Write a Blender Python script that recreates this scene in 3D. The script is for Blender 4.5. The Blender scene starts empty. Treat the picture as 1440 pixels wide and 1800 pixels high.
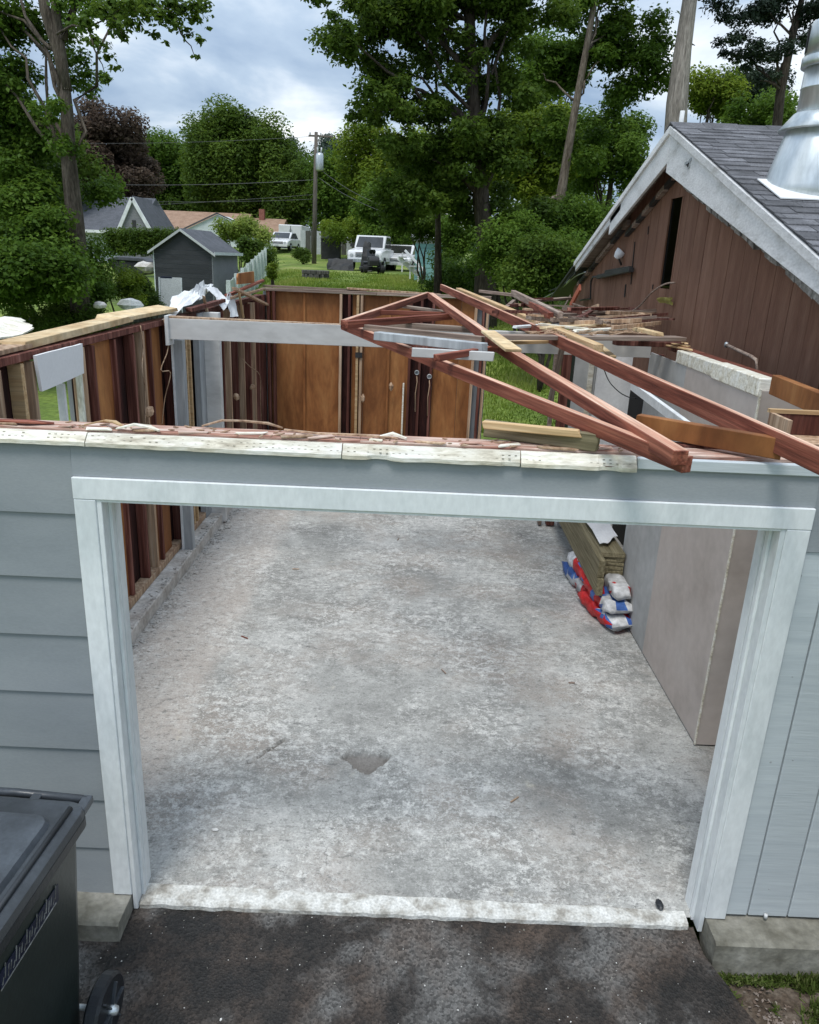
import bpy, bmesh, math, random
import numpy as np
from mathutils import Vector, Matrix, noise
R = math.radians
rnd = random.Random(7)
rng = np.random.default_rng(7)
SC = bpy.context.scene
COL = SC.collection

# ------------------------------------------------------------------ camera
FPX, PIT, YAW, ROL = 1336.6, .3209, .0037, .044
CAM = Vector((-.1492, -3.0022, 3.1108))
FW = Vector((math.sin(YAW)*math.cos(PIT), math.cos(YAW)*math.cos(PIT), -math.sin(PIT)))
rt = Vector((math.cos(YAW), -math.sin(YAW), 0)); upv = rt.cross(FW)
RI = math.cos(ROL)*rt + math.sin(ROL)*upv
UP = -math.sin(ROL)*rt + math.cos(ROL)*upv
cd = bpy.data.cameras.new('camera'); cam = bpy.data.objects.new('camera', cd); COL.objects.link(cam)
m = Matrix((RI, UP, -FW)).transposed().to_4x4(); m.translation = CAM
cam.matrix_world = m
cd.sensor_fit = 'VERTICAL'; cd.sensor_height = 24; cd.lens = FPX/1800*24
cd.clip_start = .05; cd.clip_end = 2000
SC.camera = cam

# ------------------------------------------------------------------ light
SC.view_settings.view_transform = 'Standard'; SC.view_settings.look = 'None'
SC.view_settings.exposure = 0.6; SC.view_settings.gamma = 1
SC.view_settings.use_curve_mapping = False
SUN_EL, SUN_AZ = R(66), R(205)          # azimuth clockwise from +Y
W = bpy.data.worlds.new('World'); SC.world = W; W.use_nodes = True
nt = W.node_tree; N = nt.nodes; L = nt.links
for n in list(N): N.remove(n)
out = N.new('ShaderNodeOutputWorld'); bg = N.new('ShaderNodeBackground'); bg.inputs['Strength'].default_value = .1
sky = N.new('ShaderNodeTexSky'); sky.sky_type = 'NISHITA'; sky.sun_disc = False
sky.sun_elevation = SUN_EL; sky.sun_rotation = SUN_AZ
tc = N.new('ShaderNodeTexCoord'); sep = N.new('ShaderNodeSeparateXYZ'); L.new(tc.outputs['Generated'], sep.inputs[0])
def wm(op, a, b=None):
    n = N.new('ShaderNodeMath'); n.operation = op
    for i, v in enumerate((a, b)):
        if v is None: continue
        if isinstance(v, (int, float)): n.inputs[i].default_value = v
        else: L.new(v, n.inputs[i])
    return n.outputs[0]
zz = wm('ADD', wm('MAXIMUM', sep.outputs['Z'], 0.0), .16)
cx = wm('DIVIDE', sep.outputs['X'], zz); cy = wm('DIVIDE', sep.outputs['Y'], zz)
cmb = N.new('ShaderNodeCombineXYZ'); L.new(cx, cmb.inputs[0]); L.new(cy, cmb.inputs[1]); cmb.inputs[2].default_value = 3.1
cn = N.new('ShaderNodeTexNoise'); cn.inputs['Scale'].default_value = .95; cn.inputs['Detail'].default_value = 7
cn.inputs['Roughness'].default_value = .52; cn.inputs['Distortion'].default_value = .35
L.new(cmb.outputs[0], cn.inputs['Vector'])
cr = N.new('ShaderNodeValToRGB'); e = cr.color_ramp.elements
e[0].position = .38; e[0].color = (2.0, 2.75, 3.9, 1)
e[1].position = .66; e[1].color = (7.8, 7.95, 8.0, 1)
k = cr.color_ramp.elements.new(.49); k.color = (3.3, 4.1, 5.1, 1)
k = cr.color_ramp.elements.new(.59); k.color = (5.9, 6.4, 6.9, 1)
L.new(cn.outputs['Fac'], cr.inputs[0])
mx = N.new('ShaderNodeMixRGB'); mx.inputs[0].default_value = .9
# overcast luminance rises smoothly towards the zenith
gr_o = wm('ADD', wm('MULTIPLY', wm('MAXIMUM', sep.outputs['Z'], 0.0), .95), .93)
sc_o = N.new('ShaderNodeVectorMath'); sc_o.operation = 'SCALE'; L.new(cr.outputs[0], sc_o.inputs[0]); L.new(gr_o, sc_o.inputs['Scale'])
L.new(sky.outputs[0], mx.inputs[1]); L.new(sc_o.outputs[0], mx.inputs[2]); L.new(mx.outputs[0], bg.inputs['Color'])
L.new(bg.outputs[0], out.inputs[0])
sd = bpy.data.lights.new('sun', 'SUN'); sd.energy = 1.5; sd.angle = R(18); sd.color = (1, .97, .92)
so = bpy.data.objects.new('sun', sd); COL.objects.link(so)
sdir = Vector((math.sin(SUN_AZ)*math.cos(SUN_EL), math.cos(SUN_AZ)*math.cos(SUN_EL), math.sin(SUN_EL)))
so.rotation_euler = sdir.to_track_quat('Z', 'Y').to_euler(); so.location = (0, 0, 30)

# ------------------------------------------------------------------ placing helpers (photo ray -> world point)
def ray(px, py): return FW + RI*((px-720)/FPX) - UP*((py-900)/FPX)
def aY(px, py, y): d = ray(px, py); return CAM + d*((y-CAM.y)/d.y)
def aX(px, py, x): d = ray(px, py); return CAM + d*((x-CAM.x)/d.x)
def aZ(px, py, z): d = ray(px, py); return CAM + d*((z-CAM.z)/d.z)

def sst(a, b, t):
    t = min(1, max(0, (t-a)/(b-a))); return t*t*(3-2*t)
def pw(t, pts):
    if t <= pts[0][0]: return pts[0][1]
    for (a, u), (b, v) in zip(pts, pts[1:]):
        if t <= b: return u+(v-u)*(t-a)/(b-a)
    return pts[-1][1]
def gz(x, y):
    zr = pw(y, [(-1, -.16), (12.5, -.14), (14, .05), (23, 2.0), (32, 2.17), (36, 2.35), (52, 2.5), (64, 3.5), (100, 4.2), (400, 5)])
    zl = pw(y, [(-1, -.16), (13, -.12), (25, .9), (50, 2.0), (64, 3.3), (100, 4.2), (400, 5)])
    xb = -4.9-.16*(y-20)
    k = sst(xb-1.6, xb+1.2, x)
    return zl+(zr-zl)*k
def G(px, Y, py=455):
    p = aY(px, py, Y); return Vector((p.x, Y, gz(p.x, Y)))

# ------------------------------------------------------------------ object helpers
LOCAL = set()
def tagp(o, label=None, cat=None, group=None, kind=None):
    if label: o['label'] = label
    if cat: o['category'] = cat
    if group: o['group'] = group
    if kind: o['kind'] = kind
    return o
def thing(name, label, cat, loc=(0, 0, 0), rz=0, group=None, local=False):
    o = bpy.data.objects.new(name, None); COL.objects.link(o); o.location = loc; o.rotation_euler = (0, 0, rz)
    o.empty_display_size = .1
    if local: LOCAL.add(o.name)
    return tagp(o, label, cat, group)
def offs(par):
    v = Vector((0, 0, 0)); p = par
    while p is not None:
        if p.parent is None and p.name in LOCAL: break
        v += Vector(p.location); p = p.parent
    return v
def put(name, me, mat, par=None, loc=(0, 0, 0), rot=None, mtx=None):
    o = bpy.data.objects.new(name, me); COL.objects.link(o)
    if mat is not None and len(me.materials) == 0: me.materials.append(mat)
    if mtx is not None:
        o.matrix_world = mtx; o.location = mtx.translation - offs(par)
    else:
        o.location = Vector(loc) - offs(par)
        if rot: o.rotation_euler = rot
    if par is not None: o.parent = par
    return o
def mesh(name, vs, fs, smooth=False):
    me = bpy.data.meshes.new(name); me.from_pydata([tuple(v) for v in vs], [], fs); me.update()
    if smooth: me.polygons.foreach_set('use_smooth', [True]*len(me.polygons))
    return me
def centered(vs):
    vs = [Vector(v) for v in vs]; c = sum(vs, Vector())/len(vs)
    return [v-c for v in vs], c
def solid(name, vs, fs, mat, par=None, smooth=False, kind=None):
    v2, c = centered(vs); o = put(name, mesh(name, v2, fs, smooth), mat, par, c)
    if kind: o['kind'] = kind
    return o
def bevelled(me, off, seg=1):
    bm = bmesh.new(); bm.from_mesh(me); bmesh.ops.bevel(bm, geom=bm.edges[:], offset=off, segments=seg, affect='EDGES', profile=.6)
    bmesh.ops.recalc_face_normals(bm, faces=bm.faces[:])
    bm.to_mesh(me); bm.free(); return me
BF = [(0, 3, 2, 1), (4, 5, 6, 7), (0, 1, 5, 4), (1, 2, 6, 5), (2, 3, 7, 6), (3, 0, 4, 7)]
def boxv(x0, x1, y0, y1, z0, z1):
    return [(x0, y0, z0), (x1, y0, z0), (x1, y1, z0), (x0, y1, z0), (x0, y0, z1), (x1, y0, z1), (x1, y1, z1), (x0, y1, z1)]
def box(name, x0, x1, y0, y1, z0, z1, mat, par=None, bev=0, kind=None, seg=1):
    v2, c = centered(boxv(x0, x1, y0, y1, z0, z1))
    me = mesh(name, v2, BF)
    if bev: bevelled(me, bev, seg)
    o = put(name, me, mat, par, c)
    if kind: o['kind'] = kind
    return o
def board(name, p0, p1, w, h, mat, par=None, up=(0, 0, 1), roll=0, rag=.0, bev=.003, bend=0, edge=None):
    """a timber from p0 to p1; local X runs along its length"""
    p0, p1 = Vector(p0), Vector(p1); d = p1-p0; Ln = d.length; X = d.normalized()
    U = Vector(up); Yv = U.cross(X).normalized(); Z = X.cross(Yv)
    if roll: q = Matrix.Rotation(roll, 3, X); Yv = q @ Yv; Z = q @ Z
    segs = 1 if not bend else 5
    vs = []; fs = []
    for i in range(segs+1):
        t = i/segs; x = (t-.5)*Ln; b = bend*4*t*(1-t)
        for a, c in ((-1, -1), (1, -1), (1, 1), (-1, 1)):
            xx = x + (rnd.uniform(-rag, rag) if i in (0, segs) else 0)
            vs.append((xx, a*w/2+b, c*h/2))
    fs.append((0, 1, 2, 3)); k = segs*4; fs.append((k+3, k+2, k+1, k))
    for i in range(segs):
        for j in range(4):
            a = i*4+j; b2 = i*4+(j+1) % 4; fs.append((b2, a, a+4, b2+4))
    me = mesh(name, vs, fs)
    if bev and not bend: bevelled(me, min(bev, w/5, h/5))
    mt = Matrix((X, Yv, Z)).transposed().to_4x4(); mt.translation = (p0+p1)/2
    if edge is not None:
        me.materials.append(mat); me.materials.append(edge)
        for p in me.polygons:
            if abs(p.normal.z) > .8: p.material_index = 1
    return put(name, me, mat, par, mtx=mt)
def tube_data(pts, rad, n=8, cap=True, jit=0):
    pts = [Vector(p) for p in pts]; vs = []; fs = []
    if not hasattr(rad, '__len__'): rad = [rad]*len(pts)
    for i, p in enumerate(pts):
        t = (pts[min(i+1, len(pts)-1)]-pts[max(i-1, 0)]).normalized()
        a = Vector((0, 0, 1)) if abs(t.z) < .9 else Vector((1, 0, 0))
        u = t.cross(a).normalized(); v = t.cross(u)
        for j in range(n):
            an = 2*math.pi*j/n; r = rad[i]*(1+(rnd.uniform(-jit, jit) if jit else 0))
            vs.append(p+(u*math.cos(an)+v*math.sin(an))*r)
    for i in range(len(pts)-1):
        for j in range(n):
            a = i*n+j; b = i*n+(j+1) % n; fs.append((a, b, b+n, a+n))
    if cap: fs.append(tuple(range(n-1, -1, -1))); k = (len(pts)-1)*n; fs.append(tuple(range(k, k+n)))
    return vs, fs
def tube(name, pts, rad, mat, par=None, n=8, jit=0, smooth=True):
    vs, fs = tube_data(pts, rad, n, jit=jit); return solid(name, vs, fs, mat, par, smooth)
def merge(lst):
    V = []; F = []
    for vs, fs in lst:
        k = len(V); V += [Vector(v) for v in vs]; F += [tuple(i+k for i in f) for f in fs]
    return V, F
def lathe_data(prof, c=(0, 0, 0), n=24, axis='z'):
    vs = []; fs = []
    for r, z in prof:
        for j in range(n):
            a = 2*math.pi*j/n
            v = (r*math.cos(a), r*math.sin(a), z) if axis == 'z' else ((z, r*math.cos(a), r*math.sin(a)) if axis == 'x' else (r*math.cos(a), z, r*math.sin(a)))
            vs.append(Vector(v)+Vector(c))
    for i in range(len(prof)-1):
        for j in range(n):
            a = i*n+j; b = i*n+(j+1) % n; fs.append((a, b, b+n, a+n))
    fs.append(tuple(range(n-1, -1, -1))); k = (len(prof)-1)*n; fs.append(tuple(range(k, k+n)))
    return vs, fs
def prism(name, poly, axis, a0, a1, mat, par=None, bev=0):
    """poly in the two other axes extruded along axis"""
    n = len(poly); vs = []
    for a in (a0, a1):
        for u, v in poly: vs.append({'x': (a, u, v), 'y': (u, a, v), 'z': (u, v, a)}[axis])
    fs = [tuple(range(n)), tuple(range(2*n-1, n-1, -1))]+[(j, (j+1) % n, (j+1) % n+n, j+n) for j in range(n)]
    v2, c = centered(vs); me = mesh(name, v2, fs)
    bm = bmesh.new(); bm.from_mesh(me); bmesh.ops.recalc_face_normals(bm, faces=bm.faces[:])
    if bev: bmesh.ops.bevel(bm, geom=bm.edges[:], offset=bev, segments=1, affect='EDGES')
    bm.to_mesh(me); bm.free()
    return put(name, me, mat, par, c)
def crumple(name, c4, nu, nv, amp, mat, par=None, th=.004, rag=.25, freq=3, kind=None, sag=0):
    """a torn bent sheet through four corners (a,b,c,d)"""
    a, b, c, d = [Vector(p) for p in c4]; nrm = (b-a).cross(d-a).normalized()
    top = []; s0 = rnd.uniform(0, 50)
    for j in range(nv+1):
        for i in range(nu+1):
            u = i/nu; v = j/nv
            if i in (0, nu): v2 = v; u += rnd.uniform(-rag, rag)/nu
            if j in (0, nv): v += rnd.uniform(-rag, rag)/nv
            p = a*(1-u)*(1-v)+b*u*(1-v)+c*u*v+d*(1-u)*v
            p = p+nrm*(noise.noise(Vector((p.x*freq+s0, p.y*freq, p.z*freq)))*amp*2) - Vector((0, 0, sag*4*u*(1-u)))
            top.append(p)
    n = len(top); vs = top+[p-nrm*th for p in top]; fs = []
    w = nu+1
    for j in range(nv):
        for i in range(nu):
            q = (j*w+i, j*w+i+1, (j+1)*w+i+1, (j+1)*w+i)
            fs.append(q); fs.append(tuple(n+k for k in reversed(q)))
    rim = list(range(w))+[j*w+nu for j in range(1, nv+1)]+[nv*w+i for i in range(nu-1, -1, -1)]+[j*w for j in range(nv-1, 0, -1)]
    for k in range(len(rim)):
        p, q = rim[k], rim[(k+1) % len(rim)]; fs.append((q, p, p+n, q+n))
    return solid(name, vs, fs, mat, par, kind=kind)

# ------------------------------------------------------------------ materials
def mat(name, cols, sc=4, stretch=(1, 1, 1), rough=.7, bump=.2, bsc=None, metal=0, spec=.3, var=.12, fine=.25, fsc=40, pos=None, hvar=.0, dist=0.0, bstr=None, world=False):
    m = bpy.data.materials.new(name); m.use_nodes = True; t = m.node_tree; N = t.nodes; L = t.links
    p = N['Principled BSDF']; p.inputs['Roughness'].default_value = rough; p.inputs['Metallic'].default_value = metal
    p.inputs['Specular IOR Level'].default_value = spec
    tc = N.new('ShaderNodeTexCoord'); oi = N.new('ShaderNodeObjectInfo')
    add = N.new('ShaderNodeVectorMath'); add.operation = 'MULTIPLY_ADD'
    mp = N.new('ShaderNodeMapping'); mp.inputs['Scale'].default_value = stretch
    if world:
        gm = N.new('ShaderNodeNewGeometry'); L.new(gm.outputs['Position'], mp.inputs['Vector'])
    else:
        cmb = N.new('ShaderNodeCombineXYZ')
        ml = N.new('ShaderNodeMath'); ml.operation = 'MULTIPLY'; ml.inputs[1].default_value = 37.0
        L.new(oi.outputs['Random'], ml.inputs[0])
        for i in range(3): L.new(ml.outputs[0], cmb.inputs[i])
        ad = N.new('ShaderNodeVectorMath'); ad.operation = 'ADD'
        L.new(tc.outputs['Object'], mp.inputs['Vector']); L.new(mp.outputs[0], ad.inputs[0]); L.new(cmb.outputs[0], ad.inputs[1])
    vec = mp.outputs[0] if world else ad.outputs[0]
    n1 = N.new('ShaderNodeTexNoise'); n1.inputs['Scale'].default_value = sc; n1.inputs['Detail'].default_value = 6; n1.inputs['Roughness'].default_value = .6
    n1.inputs['Distortion'].default_value = dist
    L.new(vec, n1.inputs['Vector'])
    rp = N.new('ShaderNodeValToRGB'); es = rp.color_ramp.elements
    k = len(cols); ps = pos or [.3+.4*i/(max(1, k-1)) for i in range(k)]
    es[0].position = ps[0]; es[0].color = (*cols[0], 1)
    es[1].position = ps[-1]; es[1].color = (*cols[-1], 1)
    for c_, q in list(zip(cols, ps))[1:-1]: x = es.new(q); x.color = (*c_, 1)
    L.new(n1.outputs['Fac'], rp.inputs[0])
    n2 = N.new('ShaderNodeTexNoise'); n2.inputs['Scale'].default_value = fsc; n2.inputs['Detail'].default_value = 4; L.new(vec, n2.inputs['Vector'])
    mr = N.new('ShaderNodeMapRange'); mr.inputs['From Min'].default_value = .3; mr.inputs['From Max'].default_value = .7
    mr.inputs['To Min'].default_value = 1-fine; mr.inputs['To Max'].default_value = 1+fine; L.new(n2.outputs['Fac'], mr.inputs[0])
    vr = N.new('ShaderNodeMapRange'); vr.inputs['To Min'].default_value = 1-var; vr.inputs['To Max'].default_value = 1+var; L.new(oi.outputs['Random'], vr.inputs[0])
    mm = N.new('ShaderNodeMath'); mm.operation = 'MULTIPLY'; L.new(mr.outputs[0], mm.inputs[0]); L.new(vr.outputs[0], mm.inputs[1])
    hs = N.new('ShaderNodeHueSaturation'); L.new(rp.outputs[0], hs.inputs['Color']); L.new(mm.outputs[0], hs.inputs['Value'])
    L.new(hs.outputs[0], p.inputs['Base Color'])
    if bump:
        b = N.new('ShaderNodeBump'); b.inputs['Strength'].default_value = bump; b.inputs['Distance'].default_value = bstr or .01
        L.new(n2.outputs['Fac'], b.inputs['Height']); L.new(b.outputs[0], p.inputs['Normal'])
    return m
def gray(v): return (v, v, v)
WX = (.35, 1, 1)   # grain along local X, stretched
GR = (.6, 14, 14)
red_wood = mat('red_stained_lumber', [(.075, .02, .012), (.18, .052, .031), (.31, .115, .072)], 2, GR, .75, .35, fsc=6, fine=.3, var=.18)
old_wood = mat('weathered_lumber', [(.13, .09, .07), (.27, .20, .16), (.40, .33, .27)], 2, GR, .85, .35, fsc=6, fine=.3, var=.2)
pine = mat('pine_lumber', [(.38, .23, .11), (.53, .36, .19), (.62, .46, .28)], 2, GR, .7, .25, fsc=6, fine=.2, var=.15)
GZ = (12, 12, .5)
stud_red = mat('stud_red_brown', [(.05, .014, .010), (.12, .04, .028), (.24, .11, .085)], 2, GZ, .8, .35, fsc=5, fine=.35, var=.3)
stud_tan = mat('stud_tan', [(.22, .13, .08), (.42, .28, .18), (.55, .42, .30)], 2, GZ, .8, .3, fsc=5, fine=.25, var=.2)
stud_gray = mat('post_grey_paint', [(.22, .23, .24), (.36, .38, .39), (.46, .48, .49)], 1.5, (5, 5, .6), .7, .15, fine=.12, fsc=8)
red_edge = mat('lit_sawn_red_edge', [(.30, .13, .085), (.50, .29, .20), (.64, .47, .36)], 2, GR, .8, .35, fsc=6, fine=.3, var=.15)  # sawn edge tone, also painted paler than the sides to imitate light from above
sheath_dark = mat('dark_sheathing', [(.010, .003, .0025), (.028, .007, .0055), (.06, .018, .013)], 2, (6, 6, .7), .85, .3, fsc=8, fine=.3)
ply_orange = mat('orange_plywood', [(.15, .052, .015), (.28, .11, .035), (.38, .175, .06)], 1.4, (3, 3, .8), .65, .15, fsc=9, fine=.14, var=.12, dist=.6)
ply_tan = mat('tan_plywood', [(.40, .25, .12), (.60, .45, .26), (.72, .60, .40)], 3, (1, 1, 1), .75, .3, fsc=18, fine=.18)
siding = mat('blue_grey_siding', [(.24, .262, .278), (.275, .297, .312), (.305, .325, .338)], 1.2, (1, 1, 3), .6, .06, fsc=60, fine=.04, var=.05)
siding_r = mat('pale_grey_panel', [(.455, .50, .525), (.505, .548, .57), (.545, .588, .605)], 1.6, (.8, .8, 16), .65, .12, fsc=9, fine=.045, var=.03)
trim = mat('trim_paint', [(.62, .655, .66), (.735, .76, .765), (.79, .81, .81)], 2.4, (2, 2, .8), .55, .12, fsc=24, fine=.06, var=.04)
white_p = mat('white_paint', [(.55, .56, .56), (.70, .71, .71), (.78, .79, .79)], 2.5, (1, 1, 1), .6, .15, fsc=25, fine=.08, var=.05)
beam_p = mat('grey_white_beam', [(.42, .41, .39), (.56, .55, .53), (.62, .61, .59)], 1.3, (1, 2.5, 2.5), .75, .1, fsc=9, fine=.06)
cream = mat('cream_vinyl', [(.42, .37, .28), (.66, .61, .49), (.76, .73, .64), (.80, .78, .72)], 5, (1, 4, 4), .6, .2, fsc=20, fine=.15)
drywall = mat('drywall_pink_grey', [(.41, .355, .315), (.485, .425, .385), (.53, .475, .435)], 1.5, (1, 1, 1), .85, .05, fsc=12, fine=.04, var=.03)
drywall_g = mat('drywall_grey', [(.33, .33, .32), (.42, .42, .41), (.48, .48, .47)], 1.5, (1, 1, 1), .85, .05, fsc=12, fine=.06)
brown_s = mat('brown_siding', [(.13, .062, .038), (.175, .088, .056), (.215, .118, .078)], 2, (2, 4, .6), .8, .25, fsc=20, fine=.12, var=.07)
rake_m = mat('rake_white_weathered', [(.36, .34, .32), (.58, .58, .57), (.69, .69, .69), (.76, .76, .76)], 3.0, (1, 1, 2.2), .7, .3, fsc=30, fine=.12, pos=[.26, .38, .5, .7])
shingle_m = mat('asphalt_shingle', [(.075, .075, .08), (.12, .12, .128), (.175, .175, .188)], 5, (1, 1, 1), .9, .5, fsc=90, fine=.3, var=.25)
oldshingle = mat('old_shingle_edge', [(.12, .11, .10), (.25, .24, .22), (.45, .44, .42)], 7, (1, 1, 1), .9, .4, fsc=40, fine=.3, var=.3)
galv = mat('galvanised_metal', [(.42, .46, .47), (.56, .60, .61), (.66, .69, .70)], 3, (3, 3, .6), .38, .05, metal=.75, fsc=10, fine=.1, spec=.5)
dark_m = mat('dark_metal', [gray(.02), gray(.05)], 4, rough=.5, bump=.1)
black_p = mat('black_plastic', [(.018, .02, .024), (.032, .036, .04)], 3, rough=.42, bump=.12, fsc=60, fine=.1, spec=.45)
bin_m = mat('bin_green_black', [(.012, .018, .017), (.022, .032, .03)], 2, rough=.38, bump=.08, fsc=50, fine=.1, spec=.5)
lid_m = mat('bin_lid_charcoal', [(.024, .028, .032), (.044, .050, .057), (.078, .09, .104)], 2.2, (1, 1, 1), .34, .1, fsc=70, fine=.12, spec=.5)
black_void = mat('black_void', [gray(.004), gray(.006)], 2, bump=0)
curb_m = mat('mossy_concrete', [(.13, .122, .095), (.25, .24, .20), (.37, .355, .31)], 5, rough=.9, bump=.5, fsc=30, fine=.2)
dusty = mat('dusty_red_plate', [(.20, .08, .055), (.36, .19, .14), (.52, .38, .31), (.66, .58, .50)], 3, (1.2, 12, 12), .9, .4, fsc=9, fine=.3, var=.05)
vent_dk = mat('vent_shadow', [(.30, .27, .22), (.42, .39, .33)], 9)
curb2 = mat('pale_curb', [(.34, .30, .26), (.50, .47, .43), (.62, .60, .57)], 4, rough=.9, bump=.5, fsc=30, fine=.2)
thresh_m = mat('threshold_paint', [(.17, .155, .13), (.37, .35, .31), (.54, .53, .49), (.64, .635, .60)], 9, rough=.8, bump=.6, fsc=80, fine=.22, pos=[.28, .42, .5, .62], world=True)
soil = mat('soil', [(.04, .028, .018), (.10, .075, .055), (.17, .14, .11)], 12, rough=1, bump=1, fsc=60, fine=.3, world=True)
treated = mat('treated_lumber', [(.10, .085, .045), (.20, .17, .10), (.28, .24, .15)], 3, GR, .8, .3, fsc=8, fine=.15)
stone_m = mat('chip_white', [(.5, .48, .45), (.75, .74, .7)], 9, rough=.8, bump=.1)
bark_d = mat('bark_dark', [(.03, .024, .018), (.07, .055, .042), (.12, .10, .08)], 4, (3, 3, .5), .95, 1, fsc=16, fine=.3, bstr=.03)
bark_m = mat('bark_mid', [(.045, .036, .026), (.09, .073, .056), (.14, .118, .095)], 4, (3, 3, .5), .95, 1, fsc=16, fine=.3, bstr=.03)
bark_ml = mat('bark_mid_light', [(.08, .062, .044), (.155, .125, .095), (.23, .195, .155)], 4, (3, 3, .5), .95, 1, fsc=16, fine=.3, bstr=.03)
bark_l = mat('bark_light', [(.12, .09, .065), (.22, .18, .14), (.32, .28, .23)], 4, (3, 3, .5), .95, 1, fsc=16, fine=.25, bstr=.03)
wire_m = mat('wire_black', [gray(.02), gray(.03)], bump=0)
paper_w = mat('white_house_wrap', [gray(.66), gray(.78)], 3, rough=.6, bump=.03, fine=.05)

plas_j = mat('dull_white_plastic', [gray(.35), gray(.55)], 9, rough=.6)
def floor_mat():
    m = bpy.data.materials.new('concrete_floor'); m.use_nodes = True; t = m.node_tree; N = t.nodes; L = t.links
    p = N['Principled BSDF']; p.inputs['Roughness'].default_value = .85; p.inputs['Specular IOR Level'].default_value = .2
    g = N.new('ShaderNodeNewGeometry')
    def ns(s, d=6, r=.6, dis=0, typ='N', stretch=None):
        n = N.new('ShaderNodeTexNoise'); n.inputs['Scale'].default_value = s; n.inputs['Detail'].default_value = d
        n.inputs['Roughness'].default_value = r; n.inputs['Distortion'].default_value = dis
        if stretch:
            mp = N.new('ShaderNodeMapping'); mp.inputs['Scale'].default_value = stretch; mp.inputs['Location'].default_value = (3.3*s, 1.7, 0)
            L.new(g.outputs['Position'], mp.inputs['Vector']); L.new(mp.outputs[0], n.inputs['Vector'])
        else: L.new(g.outputs['Position'], n.inputs['Vector'])
        return n.outputs['Fac']
    def ramp(f, pts):
        r = N.new('ShaderNodeValToRGB'); es = r.color_ramp.elements
        es[0].position = pts[0][0]; es[0].color = (*pts[0][1], 1); es[1].position = pts[-1][0]; es[1].color = (*pts[-1][1], 1)
        for q, c in pts[1:-1]: x = es.new(q); x.color = (*c, 1)
        L.new(f, r.inputs[0]); return r.outputs[0]
    def mix(f, a, b, op='MIX'):
        x = N.new('ShaderNodeMixRGB'); x.blend_type = op
        for i, v in enumerate((f, a, b)):
            if isinstance(v, (int, float)): x.inputs[i].default_value = v
            elif isinstance(v, tuple): x.inputs[i].default_value = (*v, 1)
            else: L.new(v, x.inputs[i])
        return x.outputs[0]
    base = ramp(ns(1.3, 9, .68, .15), [(.34, (.20, .198, .185)), (.5, (.33, .327, .305)), (.64, (.47, .463, .435))])
    brown = ramp(ns(.9, 7, .65, .2, stretch=(1, 1.3, 1)), [(.47, gray(0)), (.66, gray(.6))])
    c = mix(brown, base, (.37, .31, .26))
    # older pinkish concrete along the left wall
    sx = N.new('ShaderNodeSeparateXYZ'); L.new(g.outputs['Position'], sx.inputs[0])
    e1 = N.new('ShaderNodeMath'); e1.operation = 'MULTIPLY_ADD'; L.new(ns(2.5, 5, .6), e1.inputs[0]); e1.inputs[1].default_value = -.35; L.new(sx.outputs[0], e1.inputs[2])
    mre = N.new('ShaderNodeMapRange'); mre.inputs['From Min'].default_value = -1.86; mre.inputs['From Max'].default_value = -1.70; mre.inputs['To Min'].default_value = .7; mre.inputs['To Max'].default_value = 0; L.new(e1.outputs[0], mre.inputs[0])
    c = mix(mre.outputs[0], c, (.47, .42, .375))
    reg = ramp(ns(.95, 7, .68, .3, stretch=(1.3, 1, 1)), [(.38, gray(.12)), (.60, gray(1))])
    wl = ramp(ns(7.5, 15, .85, .0, stretch=(1, 1.2, 1)), [(.505, gray(0)), (.535, gray(.5)), (.60, gray(1))])
    c = mix(mix(1.0, wl, reg, 'MULTIPLY'), c, (.63, .62, .59))
    md = ramp(ns(17, 10, .8, .3), [(.525, gray(0)), (.56, gray(.75)), (.62, gray(1))])
    c = mix(mix(1.0, md, reg, 'MULTIPLY'), c, (.66, .65, .61))
    sp = ramp(ns(38, 8, .85, 0), [(.545, gray(0)), (.60, gray(.9))])
    c = mix(mix(1.0, sp, reg, 'MULTIPLY'), c, (.68, .67, .63))
    cr_ = ramp(ns(3.1, 6, .6, .1, stretch=(1.2, 1, 1)), [(.66, gray(0)), (.72, gray(.5))])
    c = mix(cr_, c, (.62, .57, .46))
    dk = ramp(ns(13, 14, .85, 0, stretch=(1, 1.6, 1)), [(.40, gray(.85)), (.475, gray(0))])
    c = mix(dk, c, (.16, .16, .15))
    pt = ramp(ns(60, 6, .8, 0, stretch=(1, 1, 2)), [(.36, gray(.7)), (.43, gray(0))])
    c = mix(pt, c, (.15, .145, .135))
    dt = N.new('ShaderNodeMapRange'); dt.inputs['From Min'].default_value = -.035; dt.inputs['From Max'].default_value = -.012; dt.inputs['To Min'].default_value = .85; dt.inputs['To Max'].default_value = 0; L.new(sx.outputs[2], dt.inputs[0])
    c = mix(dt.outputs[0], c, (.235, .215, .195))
    # hairline cracks
    v = N.new('ShaderNodeTexVoronoi'); v.feature = 'DISTANCE_TO_EDGE'; v.inputs['Scale'].default_value = .55
    nn = N.new('ShaderNodeTexNoise'); nn.inputs['Scale'].default_value = 2.2; nn.inputs['Detail'].default_value = 6; L.new(g.outputs['Position'], nn.inputs['Vector'])
    av = N.new('ShaderNodeVectorMath'); av.operation = 'MULTIPLY_ADD'; L.new(nn.outputs['Color'], av.inputs[0]); av.inputs[1].default_value = (.7, .7, .7); L.new(g.outputs['Position'], av.inputs[2])
    L.new(av.outputs[0], v.inputs['Vector'])
    ck = ramp(v.outputs['Distance'], [(0.0, gray(.75)), (.0045, gray(0))])
    cm = ramp(ns(1.3, 3, .5, 0, stretch=(1, 1, 2)), [(.57, gray(0)), (.66, gray(.8))])
    ck = mix(1.0, ck, cm, 'MULTIPLY')
    c = mix(ck, c, (.09, .08, .075))
    f2 = ns(70, 4, .6)
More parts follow.
